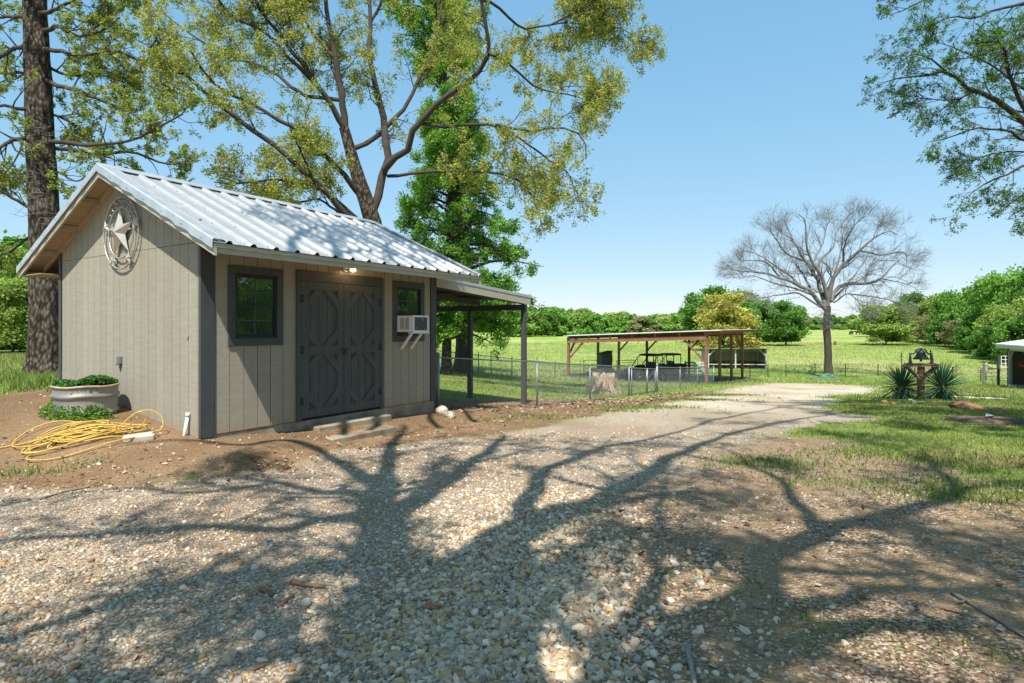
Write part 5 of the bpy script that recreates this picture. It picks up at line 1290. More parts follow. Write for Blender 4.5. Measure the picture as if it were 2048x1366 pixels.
def leaves_on(P, per, size, spread, r, cols, lo=.35, droop=0.):
    n, k = P.shape[:2]; m = n*per; pi = np.repeat(np.arange(n), per); t = lo+(1-lo)*r.random(m); f = t*(k-1); i0 = np.minimum(f.astype(int), k-2); fr = (f-i0)[:, None]
    c = P[pi, i0]*(1-fr)+P[pi, i0+1]*fr+r.normal(0, spread, (m, 3)); c[:, 2] -= droop*np.abs(r.normal(0, spread, m))
    br = (r.uniform(.6, 1.2, n)[pi]*r.uniform(.9, 1.1, m))[:, None]; cc = np.array(cols)[r.integers(0, len(cols), n)][pi]
    return leaf_cloud(c, r.uniform(size*.6, size*1.3, m), np.clip((.65*cc+.35*np.array(cols)[r.integers(0, len(cols), m)])*br, 0, .6), .9, .5)
def join(parts):
    Vs, Qs, Ts, o = [], [], [], 0
    for p in parts:
        Vs.append(p[0]); Qs.append(p[1]+o); o += len(p[0])
        if len(p) > 2: Ts.append(p[2])
    return np.concatenate(Vs), np.concatenate(Qs), (np.concatenate(Ts) if Ts else None)
def limb_set(limbs, K=14):
    P = np.stack([resample(np.array(l[0]), K) for l in limbs]); R_ = np.stack([np.linspace(l[1], l[2], K) for l in limbs]); return P, R_
def px_path(pxs, d0, d1): return [PX(px, py, d0+(d1-d0)*i/max(1, len(pxs)-1)) for i, (px, py) in enumerate(pxs)]
def trunk_mesh(path, radii, S=24, seed=0, flare=1.35, K=30):
    p = resample(np.array(path), K); R_ = np.interp(np.linspace(0, 1, K), np.linspace(0, 1, len(radii)), radii)
    s = np.linspace(0, 1, K); hgt = p[:, 2]-p[0, 2]
    R_ = R_*(1+(flare-1)*np.exp(-hgt/.45))
    V, Q = tubes_mesh(p[None], R_[None], S)
    r = np.random.default_rng(seed); V = V.reshape(K, S, 3); c = p[:, None]; d = V-c
    an = np.arange(S)*2*math.pi/S
    k = 1+.035*np.sin(3*an+1)[None]+.03*np.sin(5*an[None]+hgt[:, None]*.8)+.02*r.normal(size=(K, S))+(.10*np.sin(4*an+seed)[None])*np.exp(-hgt/.4)[:, None]
    return (c+d*k[..., None]).reshape(-1, 3), Q
def make_tree(name, label, cat, base, trunkM, limbM, limbs, trunk, lv, leaf, seed, group=None, crown_name='crown', sides=(8, 5, 3), extra=None, keepout=None, limb_scale=1.):
    """limbs: [(path,r0,r1)], trunk: (path, radii); lv: list of dicts for children(); leaf: dict or None"""
    r = np.random.default_rng(seed); root = thing(name, label, cat, base, 0, group); b = np.array(base, float)
    Vt, Qt = trunk_mesh(*trunk, seed=seed)
    link('trunk', np_mesh('trunk', Vt-b, Qt, trunkM, True), root)
    P, R_ = limb_set(limbs); R_ = R_*limb_scale
    for l in range(len(P)): P[l, 1:-1] += r.normal(0, R_[l, 1:-1, None]*.35, (12, 3))
    parts = [tubes_mesh(P, R_, sides[0])]
    levels = [(P, R_)]
    for i, kw in enumerate(lv):
        kw = dict(kw); uni = kw.pop('union', False); Pp, Rp = P, R_
        P, R_ = children(P, R_, r=r, **kw)
        if uni: parts.append(tubes_mesh(P, R_, 6)); P, R_ = np.concatenate([Pp, P]), np.concatenate([Rp, R_]); continue
        if keepout is not None:
            ok = keepout(P[:, -1]); P, R_ = P[ok], R_[ok]
        levels.append((P, R_)); parts.append(tubes_mesh(P, R_, sides[min(i+1, len(sides)-1)]))
    V, Q, _ = join(parts)
    link('branches', np_mesh('branches', V-b, Q, limbM, True), root)
    if leaf:
        cl = [leaves_on(levels[-1][0], leaf['per'], leaf['size'], leaf['spread'], r, leaf['cols'], leaf.get('lo', .3), leaf.get('droop', .3))]
        if leaf.get('per2'): cl.append(leaves_on(levels[-2][0], leaf['per2'], leaf['size'], leaf['spread'], r, leaf['cols'], .5))
        V, Q, T = join(cl)
        if leaf.get('clip') is not None:
            c = V.reshape(-1, 4, 3).mean(1); ok = leaf['clip'](c); idx_ = np.where(ok)[0]
            V = V.reshape(-1, 4, 3)[idx_].reshape(-1, 3); T = T.reshape(-1, 4, 3)[idx_].reshape(-1, 3); Q = np.arange(len(V)).reshape(-1, 4)
        link(crown_name, np_mesh(crown_name, V-b, Q, leaf['mat'], False, T), root)['kind'] = 'stuff'
    return root
# ---- big oak behind the shed
d = 20.0
ob = np.array((PX(768, 700, d)[0], d, gz(PX(768, 700, d)[0], d)))
stemA = [tuple(ob), PX(762, 560, d), PX(748, 455, d), PX(738, 420, d-.1), PX(712, 340, d-.2), PX(688, 255, d-.3)]
oak_limbs = [
 (px_path([(690, 262), (686, 210), (679, 160), (667, 100), (654, 0), (645, -90)], d-.3, d-.8), .15, .06),
 (px_path([(742, 430), (760, 372), (775, 318), (769, 250), (751, 181), (738, 104), (741, 45), (732, -60)], d, d+1), .19, .06),
 (px_path([(741, 45), (760, 10), (790, -60)], d+.9, d+1.2), .07, .04),
 (px_path([(768, 340), (792, 318), (813, 300), (836, 245), (872, 209), (918, 177), (958, 142), (977, 109), (972, 59), (962, 0), (955, -60)], d, d-2.6), .15, .055),
 (px_path([(977, 109), (1005, 118), (1036, 145), (1062, 168), (1090, 181), (1145, 191), (1185, 205)], d-2.3, d+1), .055, .018),
 (px_path([(690, 258), (665, 215), (641, 177), (600, 123), (560, 70), (520, 20), (500, -40)], d-.3, d-2), .13, .04),
 (px_path([(640, 178), (605, 143), (585, 121), (520, 58), (470, 36), (436, 0), (420, -30)], d-.5, d-3), .09, .035),
 (px_path([(742, 470), (722, 452), (695, 439), (660, 395), (622, 355), (549, 289), (476, 238), (413, 187), (366, 146), (293, 124), (234, 106), (190, 95)], d, d-5), .16, .03),
 (px_path([(728, 400), (690, 352), (651, 307), (586, 256), (512, 212), (468, 194), (420, 160), (380, 100)], d, d-3.5), .13, .03),
 (px_path([(735, 455), (705, 430), (660, 392), (622, 373), (570, 362), (512, 362), (470, 368), (428, 364)], d, d-3.5), .10, .02),
 (px_path([(690, 435), (640, 400), (600, 405), (560, 412)], d, d-2), .06, .02),
 (px_path([(836, 245), (880, 252), (930, 250), (1000, 252), (1060, 262), (1120, 255), (1165, 275), (1172, 318)], d-.6, d-3), .085, .02),
 (px_path([(940, 250), (990, 250), (1027, 268), (1050, 285), (1072, 300), (1108, 327), (1140, 350), (1148, 380)], d-1.2, d-3), .06, .018),
 (px_path([(776, 352), (800, 352), (850, 345), (930, 342), (1013, 350), (1054, 377), (1078, 425), (1086, 460)], d+.3, d-2.5), .075, .018),
 (px_path([(962, 0), (985, 5), (1009, 27), (1030, 48), (1054, 57), (1100, 50), (1150, 45), (1200, 70), (1212, 95)], d-2.4, d+1.5), .06, .018),
 (px_path([(1100, 50), (1150, 25), (1190, 10), (1235, 35), (1242, 60)], d-.4, d+1.8), .03, .012),
 (px_path([(700, 300), (740, 285), (790, 240), (830, 180), (860, 110), (880, 30), (890, -50)], d, d+2.5), .11, .04),
 (px_path([(680, 200), (610, 190), (540, 140), (450, 110), (370, 60), (310, 10)], d, d+2.5), .09, .025),
 (px_path([(668, 113), (620, 60), (590, 0), (570, -60)], d-.6, d+1), .07, .03),
 (px_path([(300, 20), (305, 60), (330, 110), (365, 146)], d-3, d-4.4), .03, .04),
]
make_tree('oak_tree', 'large many-limbed oak with young yellow-green leaves leaning up behind the shed', 'tree', ob, M['plate'], M['branch'], oak_limbs,
 (stemA, [.38, .34, .32, .29, .22, .16]),
 [dict(union=True, n_per=1.7, lenr=(1.5, 3.0), ang=34, K=14, up=.10, wander=.10, tmin=.15, rmul=.55, rmin=.018, back=.4),
  dict(n_per=7.5, lenr=(.8, 2.2), ang=46, K=7, up=.10, wander=.22, tmin=.15, rmul=.42, rmin=.012),
  dict(n_per=8, lenr=(.45, 1.3), ang=45, K=5, up=.05, wander=.25, tmin=.15, rmul=.55, rmin=.007),
  dict(n_per=4.6, lenr=(.18, .48), ang=45, K=4, up=.0, wander=.28, tmin=.2, rmul=.6, rmin=.0055)],
 dict(per=10, per2=3, size=.042, spread=.05, lo=.4, cols=OAKC, mat=OAKLEAF, droop=1.2), 11, limb_scale=.82)
# ---- tall trunk at the left, behind the shed
d = 14.5
lb = np.array((PX(95, 750, d)[0], d, gz(PX(95, 750, d)[0], d)))
lt_path = [tuple(lb), PX(95, 620, d), PX(90, 430, d), PX(80, 250, d), PX(72, 60, d), PX(64, -160, d)]
T_ = lambda y: np.interp(y, [-160, 60, 250, 430, 620], [64, 72, 80, 90, 95])
def ll(pxs, d1, r0=.06, r1=.015): return (px_path(pxs, d, d1), r0, r1)
left_limbs = [
 ll([(75, 68), (115, 52), (155, 73), (205, 60), (240, 35)], d-1), ll([(80, 98), (120, 102), (165, 110), (234, 102), (293, 124)], d-1.2), ll([(83, 160), (140, 178), (190, 195), (249, 220), (280, 240)], d-1.4),
 ll([(88, 284), (140, 286), (176, 289), (256, 282), (315, 256), (366, 228)], d-1.5), ll([(90, 293), (140, 300), (190, 308), (264, 304), (322, 326), (381, 328)], d+.8), ll([(86, 225), (120, 235), (154, 252), (190, 264)], d+.6, .04),
 ll([(75, 84), (40, 95), (0, 114), (-60, 140)], d-.6, .07), ll([(76, 146), (40, 146), (0, 148), (-50, 150)], d+1, .05), ll([(82, 218), (40, 218), (0, 212), (-60, 214)], d-1, .06),
 ll([(84, 282), (45, 278), (20, 282), (0, 296), (-40, 320)], d-.8, .07), ll([(88, 420), (60, 415), (30, 399), (0, 381), (-50, 360)], d-.7, .05), ll([(74, 36), (40, 33), (0, 35), (-40, 30)], d+.8, .06),
 ll([(72, 30), (110, 18), (150, 0), (190, -30)], d-1, .06), ll([(70, -20), (130, -40), (200, -30), (260, 10)], d+1, .06), ll([(66, -60), (20, -70), (-40, -40)], d-1, .05),
 ll([(66, -100), (140, -120), (230, -80)], d-1.5, .06), ll([(90, 470), (55, 478), (25, 500), (-20, 520)], d+.5, .035),
 ll([(92, 350), (120, 345), (150, 362), (172, 352)], d-.5, .025), ll([(90, 375), (60, 350), (20, 345), (-20, 350)], d+1, .035), ll([(80, 120), (130, 150), (200, 150), (250, 165)], d+1, .045)]
make_tree('straight_oak_tree', 'tall straight-trunked oak standing just behind the left corner of the shed', 'tree', lb, M['plate'], M['branch'], left_limbs,
 (lt_path, [.365, .34, .31, .28, .245, .21]),
 [dict(n_per=10, lenr=(.6, 1.6), ang=48, K=7, up=.05, wander=.25, tmin=.12, rmul=.55, rmin=.010),
  dict(n_per=6, lenr=(.25, .65), ang=45, K=5, up=.05, wander=.28, tmin=.2, rmul=.55, rmin=.006),
  dict(n_per=3.2, lenr=(.12, .28), ang=45, K=4, up=.05, wander=.25, tmin=.3, rmul=.6, rmin=.0035)],
 dict(per=12, size=.036, spread=.03, cols=[(.36, .41, .11), (.30, .37, .10), (.20, .29, .08), (.44, .42, .13)], mat=OAKLEAF, droop=.5), 12)
sb = MB()
r_ = np.random.default_rng(5)
for i in range(60):                                           # epicormic twigs on the bark
    y = r_.uniform(250, 450); p0 = PX(T_(y)+r_.uniform(-22, 22), y, d-.28); s = r_.choice((-1, 1)); L_ = r_.uniform(.2, .55)
    sb.tube([p0, p0+np.array((s*L_*.5, -.1, -.03+r_.normal(0, .05))), p0+np.array((s*L_, -.12, r_.normal(0, .12)))], [.006, .005, .003], 4)
sb.V = [(x-lb[0], y-lb[1], z-lb[2]) for x, y, z in sb.V]; sb.build('bark_twigs', M['bark_pale'], bpy.data.objects['straight_oak_tree'])
# ---- narrow green tree
d = 27.0
gb_ = np.array((PX(893, 748, d)[0], d, gz(PX(893, 748, d)[0], d)))
gtop = PX(905, 150, d); r_ = np.random.default_rng(3)
g_path = [tuple(gb_), PX(894, 640, d), PX(900, 480, d), PX(903, 330, d), tuple(gtop)]
prof_y = [150, 220, 300, 380, 450, 520, 570, 620, 655]; prof_l = [845, 855, 835, 800, 785, 800, 850, 868, 872]; prof_r = [930, 950, 975, 1000, 1020, 1050, 1062, 1060, 1030]
g_limbs = []
for i in range(95):
    y = 175+485*(i/95)**.9; l, rr = np.interp(y, prof_y, prof_l), np.interp(y, prof_y, prof_r); cxp = np.interp(y, [150, 480, 640], [904, 900, 895])
    a = i*2.39996; ext = (rr-cxp if math.cos(a) > 0 else cxp-l); R3 = ext/F_PX*d*r_.uniform(.65, 1.18)*(1.12 if math.cos(a) > 0 else 1)
    b0 = PX(cxp, y+22, d); R3y = (rr-l)/2/F_PX*d*r_.uniform(.75, 1)
    tip = b0+np.array((math.cos(a)*R3, math.sin(a)*R3y, R3*.15*r_.uniform(-1.2, 1.8)))
    g_limbs.append(([b0, b0*.5+tip*.5+np.array((0, 0, .12*R3)), tip], .045+.012*R3, .012))
make_tree('sweetgum_tree', 'dense bright green narrow tree standing behind the lean-to', 'tree', gb_, M['plate'], M['branch'], g_limbs,
 (g_path, [.22, .2, .17, .12, .04]),
 [dict(n_per=7, lenr=(.5, 1.3), ang=50, K=5, up=.12, wander=.22, tmin=.2, rmul=.55, rmin=.010),
  dict(n_per=5, lenr=(.25, .6), ang=48, K=4, up=.05, wander=.25, tmin=.2, rmul=.6, rmin=.006)],
 dict(per=26, per2=8, size=.066, spread=.10, cols=GRNC, mat=GREENLEAF, droop=.5), 13)
# upper part of a second green tree showing between the oak limbs, and its broad trunk
d = 31.0
hb2 = np.array((PX(926, 752, d)[0], d, gz(PX(926, 752, d)[0], d)))
h_path = [tuple(hb2), PX(926, 640, d), PX(915, 400, d), PX(885, 150, d), PX(870, -80, d)]
h_limbs = []
for i in range(60):
    y = -70+225*(i/60); cxp = np.interp(y, [-80, 150, 400], [870, 885, 915]); a = i*2.39996; R3 = np.interp(y, [-60, 60, 150, 270], [110, 95, 55, 45])/F_PX*d*r_.uniform(.75, 1.05)
    b0 = PX(cxp, y+30, d); tip = b0+np.array((math.cos(a)*R3, math.sin(a)*R3, R3*r_.uniform(.1, .7)))
    h_limbs.append(([b0, b0*.5+tip*.5+np.array((0, 0, .1*R3)), tip], .07, .015))
for i in range(26):
    y = r_.uniform(560, 640); a = r_.uniform(-1.2, 1.5); R3 = r_.uniform(1.2, 3.4); b0 = PX(926, y, d); tip = b0+np.array((math.cos(a)*R3, math.sin(a)*R3, r_.uniform(-.9, .25)))
    h_limbs.append(([b0, b0*.5+tip*.5+np.array((0, 0, .15)), tip], .05, .012))
make_tree('broad_green_tree', 'green tree with a broad dark trunk, right of the narrower one behind the lean-to', 'tree', hb2, M['bark_dark'], M['branch'], h_limbs,
 (h_path, [.42, .38, .32, .22, .1]),
 [dict(n_per=6, lenr=(.6, 1.5), ang=50, K=5, up=.12, wander=.22, tmin=.2, rmul=.55, rmin=.012),
  dict(n_per=4, lenr=(.3, .7), ang=48, K=4, up=.0, wander=.25, tmin=.2, rmul=.6, rmin=.007)],
 dict(per=18, per2=5, size=.075, spread=.11, cols=GRNC, mat=GREENLEAF, droop=.6), 14)
# ---- bare tree
d = 47.5
bb = np.array((PX(1656, 760, d)[0], d, gz(PX(1656, 760, d)[0], d)))
Z = lambda x, y: (1400+(795+(x-795)*.93)*.3222, 380+(700+(y-700)*.93)*.3222)
def bl_(pts, r0, r1, dd): return (px_path([Z(*p) for p in pts], d, d+dd), r0, r1)
bare_limbs = [
 bl_([(790, 740), (760, 650), (730, 560), (640, 420), (560, 280), (500, 150)], .24, .035, 1.5), bl_([(792, 720), (765, 560), (690, 440), (650, 300), (640, 150), (600, 110)], .22, .035, -1.5),
 bl_([(795, 680), (830, 520), (920, 430), (1000, 350), (1100, 270), (1200, 220), (1260, 250)], .24, .03, -2), bl_([(815, 690), (880, 590), (950, 570), (1040, 575), (1150, 540), (1200, 480), (1290, 400), (1330, 420)], .20, .03, 1.5),
 bl_([(780, 745), (690, 640), (600, 580), (480, 540), (350, 500), (220, 490), (120, 470)], .22, .025, -1.5), bl_([(700, 650), (560, 600), (430, 570), (300, 520), (200, 540)], .11, .02, 2.5),
 bl_([(760, 735), (600, 640), (450, 650), (330, 670), (240, 640)], .10, .02, -3), bl_([(600, 580), (560, 540), (440, 450), (330, 380), (240, 350), (200, 380)], .12, .02, 3),
 bl_([(735, 560), (740, 420), (830, 330), (850, 230), (930, 120), (960, 100)], .14, .025, 3), bl_([(900, 445), (900, 330), (960, 200), (1040, 120)], .10, .02, -3),
 bl_([(830, 700), (930, 640), (1010, 710), (1050, 760)], .08, .015, -2.5), bl_([(930, 640), (1100, 660), (1250, 700), (1290, 760)], .07, .015, 2), bl_([(640, 420), (520, 370), (430, 250), (390, 190)], .11, .02, -2.5),
 bl_([(1040, 575), (1060, 480), (1130, 420), (1250, 420)], .09, .02, 2.5), bl_([(1000, 350), (1150, 380), (1300, 360), (1320, 470)], .10, .02, -3), bl_([(690, 440), (760, 300), (790, 180), (830, 130)], .10, .02, 4),
 bl_([(560, 280), (470, 220), (440, 160)], .08, .02, 2), bl_([(1100, 270), (1130, 190), (1180, 160)], .07, .015, 1), bl_([(480, 540), (380, 430), (280, 420), (190, 420)], .09, .02, -3.5),
 bl_([(1150, 540), (1260, 560), (1340, 580)], .07, .015, -1), bl_([(760, 650), (820, 560), (870, 400), (890, 280), (880, 150)], .13, .02, 4.5), bl_([(700, 650), (620, 500), (560, 420), (500, 300)], .12, .02, 4.5), bl_([(800, 700), (900, 600), (1000, 480), (1080, 350)], .12, .02, 4.5)]
make_tree('bare_tree', 'leafless spreading tree with pale grey limbs alone at the end of the drive', 'tree', bb, M['bark_dark'], M['bark_pale'], bare_limbs,
 ([tuple(bb), PX(1656, 700, d), PX(1653, 650, d), PX(1655, 612, d)], [.31, .28, .27, .24]),
 [dict(n_per=14, lenr=(1.3, 3.0), ang=46, K=7, up=.05, wander=.2, tmin=.1, rmul=.42, rmin=.015, out=PX(1655, 640, d), outw=.35),
  dict(n_per=8, lenr=(.7, 1.7), ang=44, K=6, up=.05, wander=.18, tmin=.15, rmul=.55, rmin=.008, out=PX(1655, 640, d), outw=.3),
  dict(n_per=4, lenr=(.45, 1.1), ang=42, K=5, up=.05, wander=.18, tmin=.2, rmul=.6, rmin=.0055, out=PX(1655, 640, d), outw=.3)], None, 15, limb_scale=.86)
# drooping twigs at the fork and foot of its crown
sb = MB(); r_ = np.random.default_rng(6)
for i in range(70):
    p0 = PX(1652+r_.normal(0, 7), r_.uniform(615, 660), d-.3); s = r_.normal(0, 1); pts = [p0]
    for k in range(4): pts.append(pts[-1]+np.array((s*.22+r_.normal(0, .07), -.05, -.16*k*.6+r_.normal(0, .06)+.08)))
    sb.tube(pts, [.016, .013, .010, .008, .006], 4)
sb.V = [(x-bb[0], y-bb[1], z-bb[2]) for x, y, z in sb.V]; sb.build('hanging_twigs', M['bark_pale'], bpy.data.objects['bare_tree'])
# ---- tree overhanging at the top right (its trunk stands outside the picture)
rb = np.array((15.2, 13.5, gz(15.2, 13.5)))
ZR_ = lambda x, y: (1700+x*.3515, y*.3515)
def rl(pts, r0, r1, d0, d1): return (px_path([ZR_(*p) for p in pts], d0, d1), r0, r1)
right_limbs = [
 rl([(1200, 900), (1000, 700), (900, 610), (800, 550), (700, 510), (620, 450), (550, 410), (490, 415), (415, 430), (330, 440), (250, 450), (190, 470)], .14, .012, 13.3, 12.2),
 rl([(1150, 820), (970, 590), (930, 470), (890, 370), (860, 250), (750, 240)], .10, .03, 13.3, 12.4), rl([(1250, 150), (1000, 200), (880, 250), (780, 300), (680, 330), (600, 330)], .07, .012, 13.3, 12.6),
 rl([(1250, 820), (1000, 800), (910, 740), (800, 735), (700, 730), (600, 770), (490, 800), (440, 810)], .07, .010, 13.3, 12.4), rl([(1250, 900), (1000, 940), (920, 980), (800, 1030), (720, 1080), (640, 1140)], .07, .010, 13.3, 12.5),
 rl([(1300, 1000), (1050, 1080), (950, 1130), (870, 1190), (810, 1230)], .07, .010, 13.3, 12.8), rl([(1300, -80), (1000, 20), (820, 60), (700, 110), (590, 90), (500, 130), (450, 150)], .08, .010, 13.3, 12.4),
 rl([(1200, -300), (900, -150), (600, -60), (420, 0), (300, 60), (240, 80)], .09, .010, 13.4, 12.2), rl([(550, 410), (480, 350), (400, 310), (330, 320), (260, 380)], .035, .008, 12.5, 12.2), rl([(700, 510), (620, 560), (540, 570), (440, 560), (380, 560)], .035, .008, 12.7, 12.3),
 rl([(1150, 600), (950, 480), (820, 380), (700, 320), (560, 260), (460, 230)], .06, .010, 13.6, 13.8), rl([(1200, 700), (1000, 640), (850, 620), (720, 610), (650, 630)], .06, .010, 13.6, 14), rl([(1250, 1150), (1050, 1180), (960, 1200), (900, 1240)], .05, .01, 13.3, 12.8),
 rl([(1250, 350), (1050, 400), (900, 430), (780, 470)], .06, .012, 13.8, 14.3), rl([(1250, 0), (1100, 120), (900, 180), (780, 170), (680, 220)], .06, .01, 13.8, 14), rl([(1250, 960), (1100, 880), (960, 860), (850, 870), (760, 890), (680, 930)], .05, .01, 13.8, 13.6)]
# limbs of the same tree outside the picture, shading the lawn and mirrored in the shed windows
for i in range(16):
    a = R(20+i*22); h = r_.uniform(4.5, 8.5); L_ = r_.uniform(2.5, 4.2)
    dirv = np.array((math.cos(a), math.sin(a), .25))
    if dirv[0] < -.3 and dirv[1] > -.2: continue
    b0 = np.array((rb[0], rb[1], rb[2]+h)); right_limbs.append(([b0, b0+dirv*L_*.5+np.array((0, 0, .3)), b0+dirv*L_], .09, .015))
make_tree('overhanging_tree', 'leafy green tree whose boughs hang into the top right of the picture', 'tree', rb, M['bark_brown'], M['branch'], right_limbs,
 ([tuple(rb), (rb[0], rb[1], 4), (rb[0]-.3, rb[1], 7.5), (rb[0]-.2, rb[1]+.2, 11)], [.3, .27, .22, .1]),
 [dict(n_per=10, lenr=(.5, 1.3), ang=42, K=6, up=-.02, wander=.16, tmin=.15, rmul=.55, rmin=.007),
  dict(n_per=8, lenr=(.25, .6), ang=40, K=5, up=-.10, wander=.18, tmin=.15, rmul=.55, rmin=.004),
  dict(n_per=3, lenr=(.14, .32), ang=38, K=4, up=-.12, wander=.2, tmin=.3, rmul=.6, rmin=.0026)],
 dict(per=9, size=.023, spread=.022, cols=RGTC, mat=GREENLEAF, droop=.4), 16, limb_scale=.6)
# ---- its neighbour outside the picture, shading the lawn
nb = np.array((13.6, 4.6, gz(13.6, 4.6))); nb_limbs = []
def sh0(px, py, h):
    g = G(px, py); return np.array((g[0]+SUN.x/SUN.z*(h-g[2]), g[1]+SUN.y/SUN.z*(h-g[2]), h))
for px, py in ((1490, 806), (1550, 814), (1640, 824), (1720, 832), (1800, 840), (1900, 848), (2000, 856), (1850, 818), (1950, 822), (2050, 832), (1640, 802), (1740, 812), (2100, 860), (1580, 800), (1700, 845), (1830, 858), (1960, 868), (1440, 800), (1990, 838), (1780, 822)):
    b0 = np.array((nb[0]-.2, nb[1]+.2, 6.6)); q = sh0(px, py, r_.uniform(8.6, 9.8)); nb_limbs.append(([b0, b0*.5+q*.5+np.array((0, -.3, .9)), q], .09, .02))
make_tree('lawn_shade_tree', 'leafy tree outside the right edge of the picture that shades the lawn', 'tree', nb, M['bark_brown'], M['branch'], nb_limbs,
 ([tuple(nb), (nb[0], nb[1], 3.5), (nb[0]-.2, nb[1]+.2, 6.8), (nb[0]-.2, nb[1]+.2, 9)], [.3, .27, .22, .1]),
 [dict(n_per=9, lenr=(.6, 1.5), ang=50, K=5, up=.03, wander=.2, tmin=.45, rmul=.5, rmin=.01), dict(n_per=5, lenr=(.3, .7), ang=48, K=4, up=.0, wander=.25, tmin=.2, rmul=.55, rmin=.006)],
 dict(per=22, size=.055, spread=.10, cols=RGTC, mat=GREENLEAF, droop=.4), 18)
# ---- the oak behind the camera that shades the drive
SH = np.array((SUN.x/SUN.z, SUN.y/SUN.z))
def sh(px, py, h):
    g = G(px, py); return np.array((g[0]+SH[0]*(h-g[2]), g[1]+SH[1]*(h-g[2]), h))
fork = sh(850, 1190, 6.6)
ab = np.array((fork[0]-.05, fork[1]-.1, 0)); ab[2] = gz(ab[0], ab[1])
def sl(pts, r0, r1, h0, h1): n = len(pts); return ([sh(px, py, h0+(h1-h0)*i/(n-1)) for i, (px, py) in enumerate(pts)], r0, r1)
shade_limbs = [
 sl([(840, 1190), (800, 1110), (775, 1040), (765, 990), (740, 960), (690, 930), (640, 900)], .26, .06, 6.6, 9.8),
 sl([(775, 1040), (830, 1000), (880, 970), (925, 935), (978, 900), (1010, 870)], .17, .05, 7.8, 10.5), sl([(765, 1000), (768, 960), (775, 920), (790, 880), (810, 850)], .15, .04, 8, 11),
 sl([(760, 1000), (700, 985), (640, 985), (560, 965), (470, 955)], .12, .03, 8, 10), sl([(870, 1180), (960, 1110), (1020, 1060), (1090, 1035), (1167, 1015), (1240, 975), (1300, 945), (1380, 900), (1450, 870)], .25, .05, 6.6, 11),
 sl([(1050, 1050), (1072, 960), (1130, 930), (1205, 895), (1300, 878), (1400, 850)], .12, .03, 8, 11), sl([(1167, 1015), (1260, 1000), (1360, 985), (1450, 990)], .10, .03, 8.5, 10),
 sl([(790, 1080), (700, 1033), (560, 1060), (400, 1050), (200, 1070), (0, 1080), (-150, 1090)], .10, .03, 7.4, 9), sl([(820, 1150), (700, 1125), (560, 1145), (420, 1160), (295, 1186), (150, 1230), (0, 1290), (-200, 1340)], .12, .04, 7, 8.6),
 sl([(850, 1220), (700, 1290), (560, 1310), (462, 1335), (300, 1400)], .12, .04, 6.4, 7.6), sl([(900, 1220), (1050, 1180), (1150, 1110), (1240, 1070), (1330, 1050)], .09, .03, 6.6, 9),
 sl([(1280, 1366), (1400, 1260), (1500, 1170), (1570, 1110), (1640, 1068), (1756, 1033), (1830, 1010), (1912, 990), (1897, 955), (1862, 928), (1840, 900)], .15, .03, 6.4, 9.5),
 sl([(1700, 1045), (1850, 1060), (1960, 1080), (2080, 1120)], .08, .03, 8, 9), sl([(1860, 1000), (1960, 975), (2060, 960), (2150, 955)], .07, .02, 9, 10), sl([(1150, 1420), (1300, 1330), (1500, 1320), (1700, 1260), (1900, 1250), (2100, 1260)], .14, .03, 6, 8),
 sl([(1320, 1300), (1315, 1180), (1312, 1080), (1318, 1010), (1330, 940)], .06, .02, 7, 9.5),
 sl([(1400, 1260), (1600, 1220), (1780, 1180), (1950, 1180), (2100, 1200)], .10, .03, 6.8, 8.5), sl([(640, 900), (560, 880), (480, 890), (380, 880), (250, 890)], .08, .02, 9.6, 11), sl([(300, 1400), (200, 1360), (60, 1380)], .08, .03, 7, 8),
 sl([(560, 965), (400, 985), (260, 975), (120, 990)], .07, .02, 9, 10.5), sl([(1450, 870), (1560, 845), (1660, 830), (1780, 815)], .07, .02, 10.5, 12), sl([(1400, 850), (1480, 830), (1560, 815), (1650, 805)], .06, .02, 11, 13),
 sl([(1640, 1068), (1600, 1010), (1560, 960), (1500, 930), (1460, 900)], .08, .02, 7.5, 10), sl([(1780, 815), (1900, 825), (2050, 835)], .06, .02, 11, 12), sl([(1862, 928), (1760, 890), (1680, 870)], .05, .02, 9.5, 11)]
foot = lambda z: np.array((ab[0], ab[1], z))
shade_limbs += [([foot(2.6), sh(1000, 1480, 4.9), sh(990, 1366, 5.4), sh(975, 1270, 5.9), sh(985, 1160, 6.6), sh(1040, 1060, 7.6)], .27, .16), ([foot(2.8), sh(735, 1480, 4.9), sh(740, 1366, 5.4), sh(745, 1270, 5.9), sh(770, 1160, 6.6), sh(780, 1060, 7.6)], .2, .13),
 ([foot(3.2), sh(1120, 1450, 5.0), sh(1180, 1340, 5.6), sh(1260, 1240, 6.3), sh(1320, 1150, 7.2)], .12, .05)]
# boughs over the shed roof
def shr(v, u, h):
    p = shed_world(v, u, roof_z(u)); return np.array((p[0]+SH[0]*(h-p[2]), p[1]+SH[1]*(h-p[2]), h))
def rp2(pts, h0, h1, r0=.07): n = len(pts); return ([shr(a, b, h0+(h1-h0)*i/(n-1)) for i, (a, b) in enumerate(pts)], r0, .02)
shade_limbs += [rp2([(.4, -1.2), (1.2, -.2), (2.2, .6), (3.4, 1.2), (4.6, 1.7)], 9.5, 12), rp2([(2.2, -1.6), (3.0, -.3), (3.8, .5), (4.9, .9)], 9, 11.5), rp2([(.9, -1.2), (1.9, -.5), (2.8, -.2), (3.9, -.3), (5, -.2)], 9, 11), rp2([(3.2, -1.6), (4.0, -.2), (4.6, 1.2), (5.2, 2)], 9, 12, .06), rp2([(1.5, -.8), (2.2, .2), (2.9, 1.3), (3.4, 2.2)], 10, 12.5, .05)]
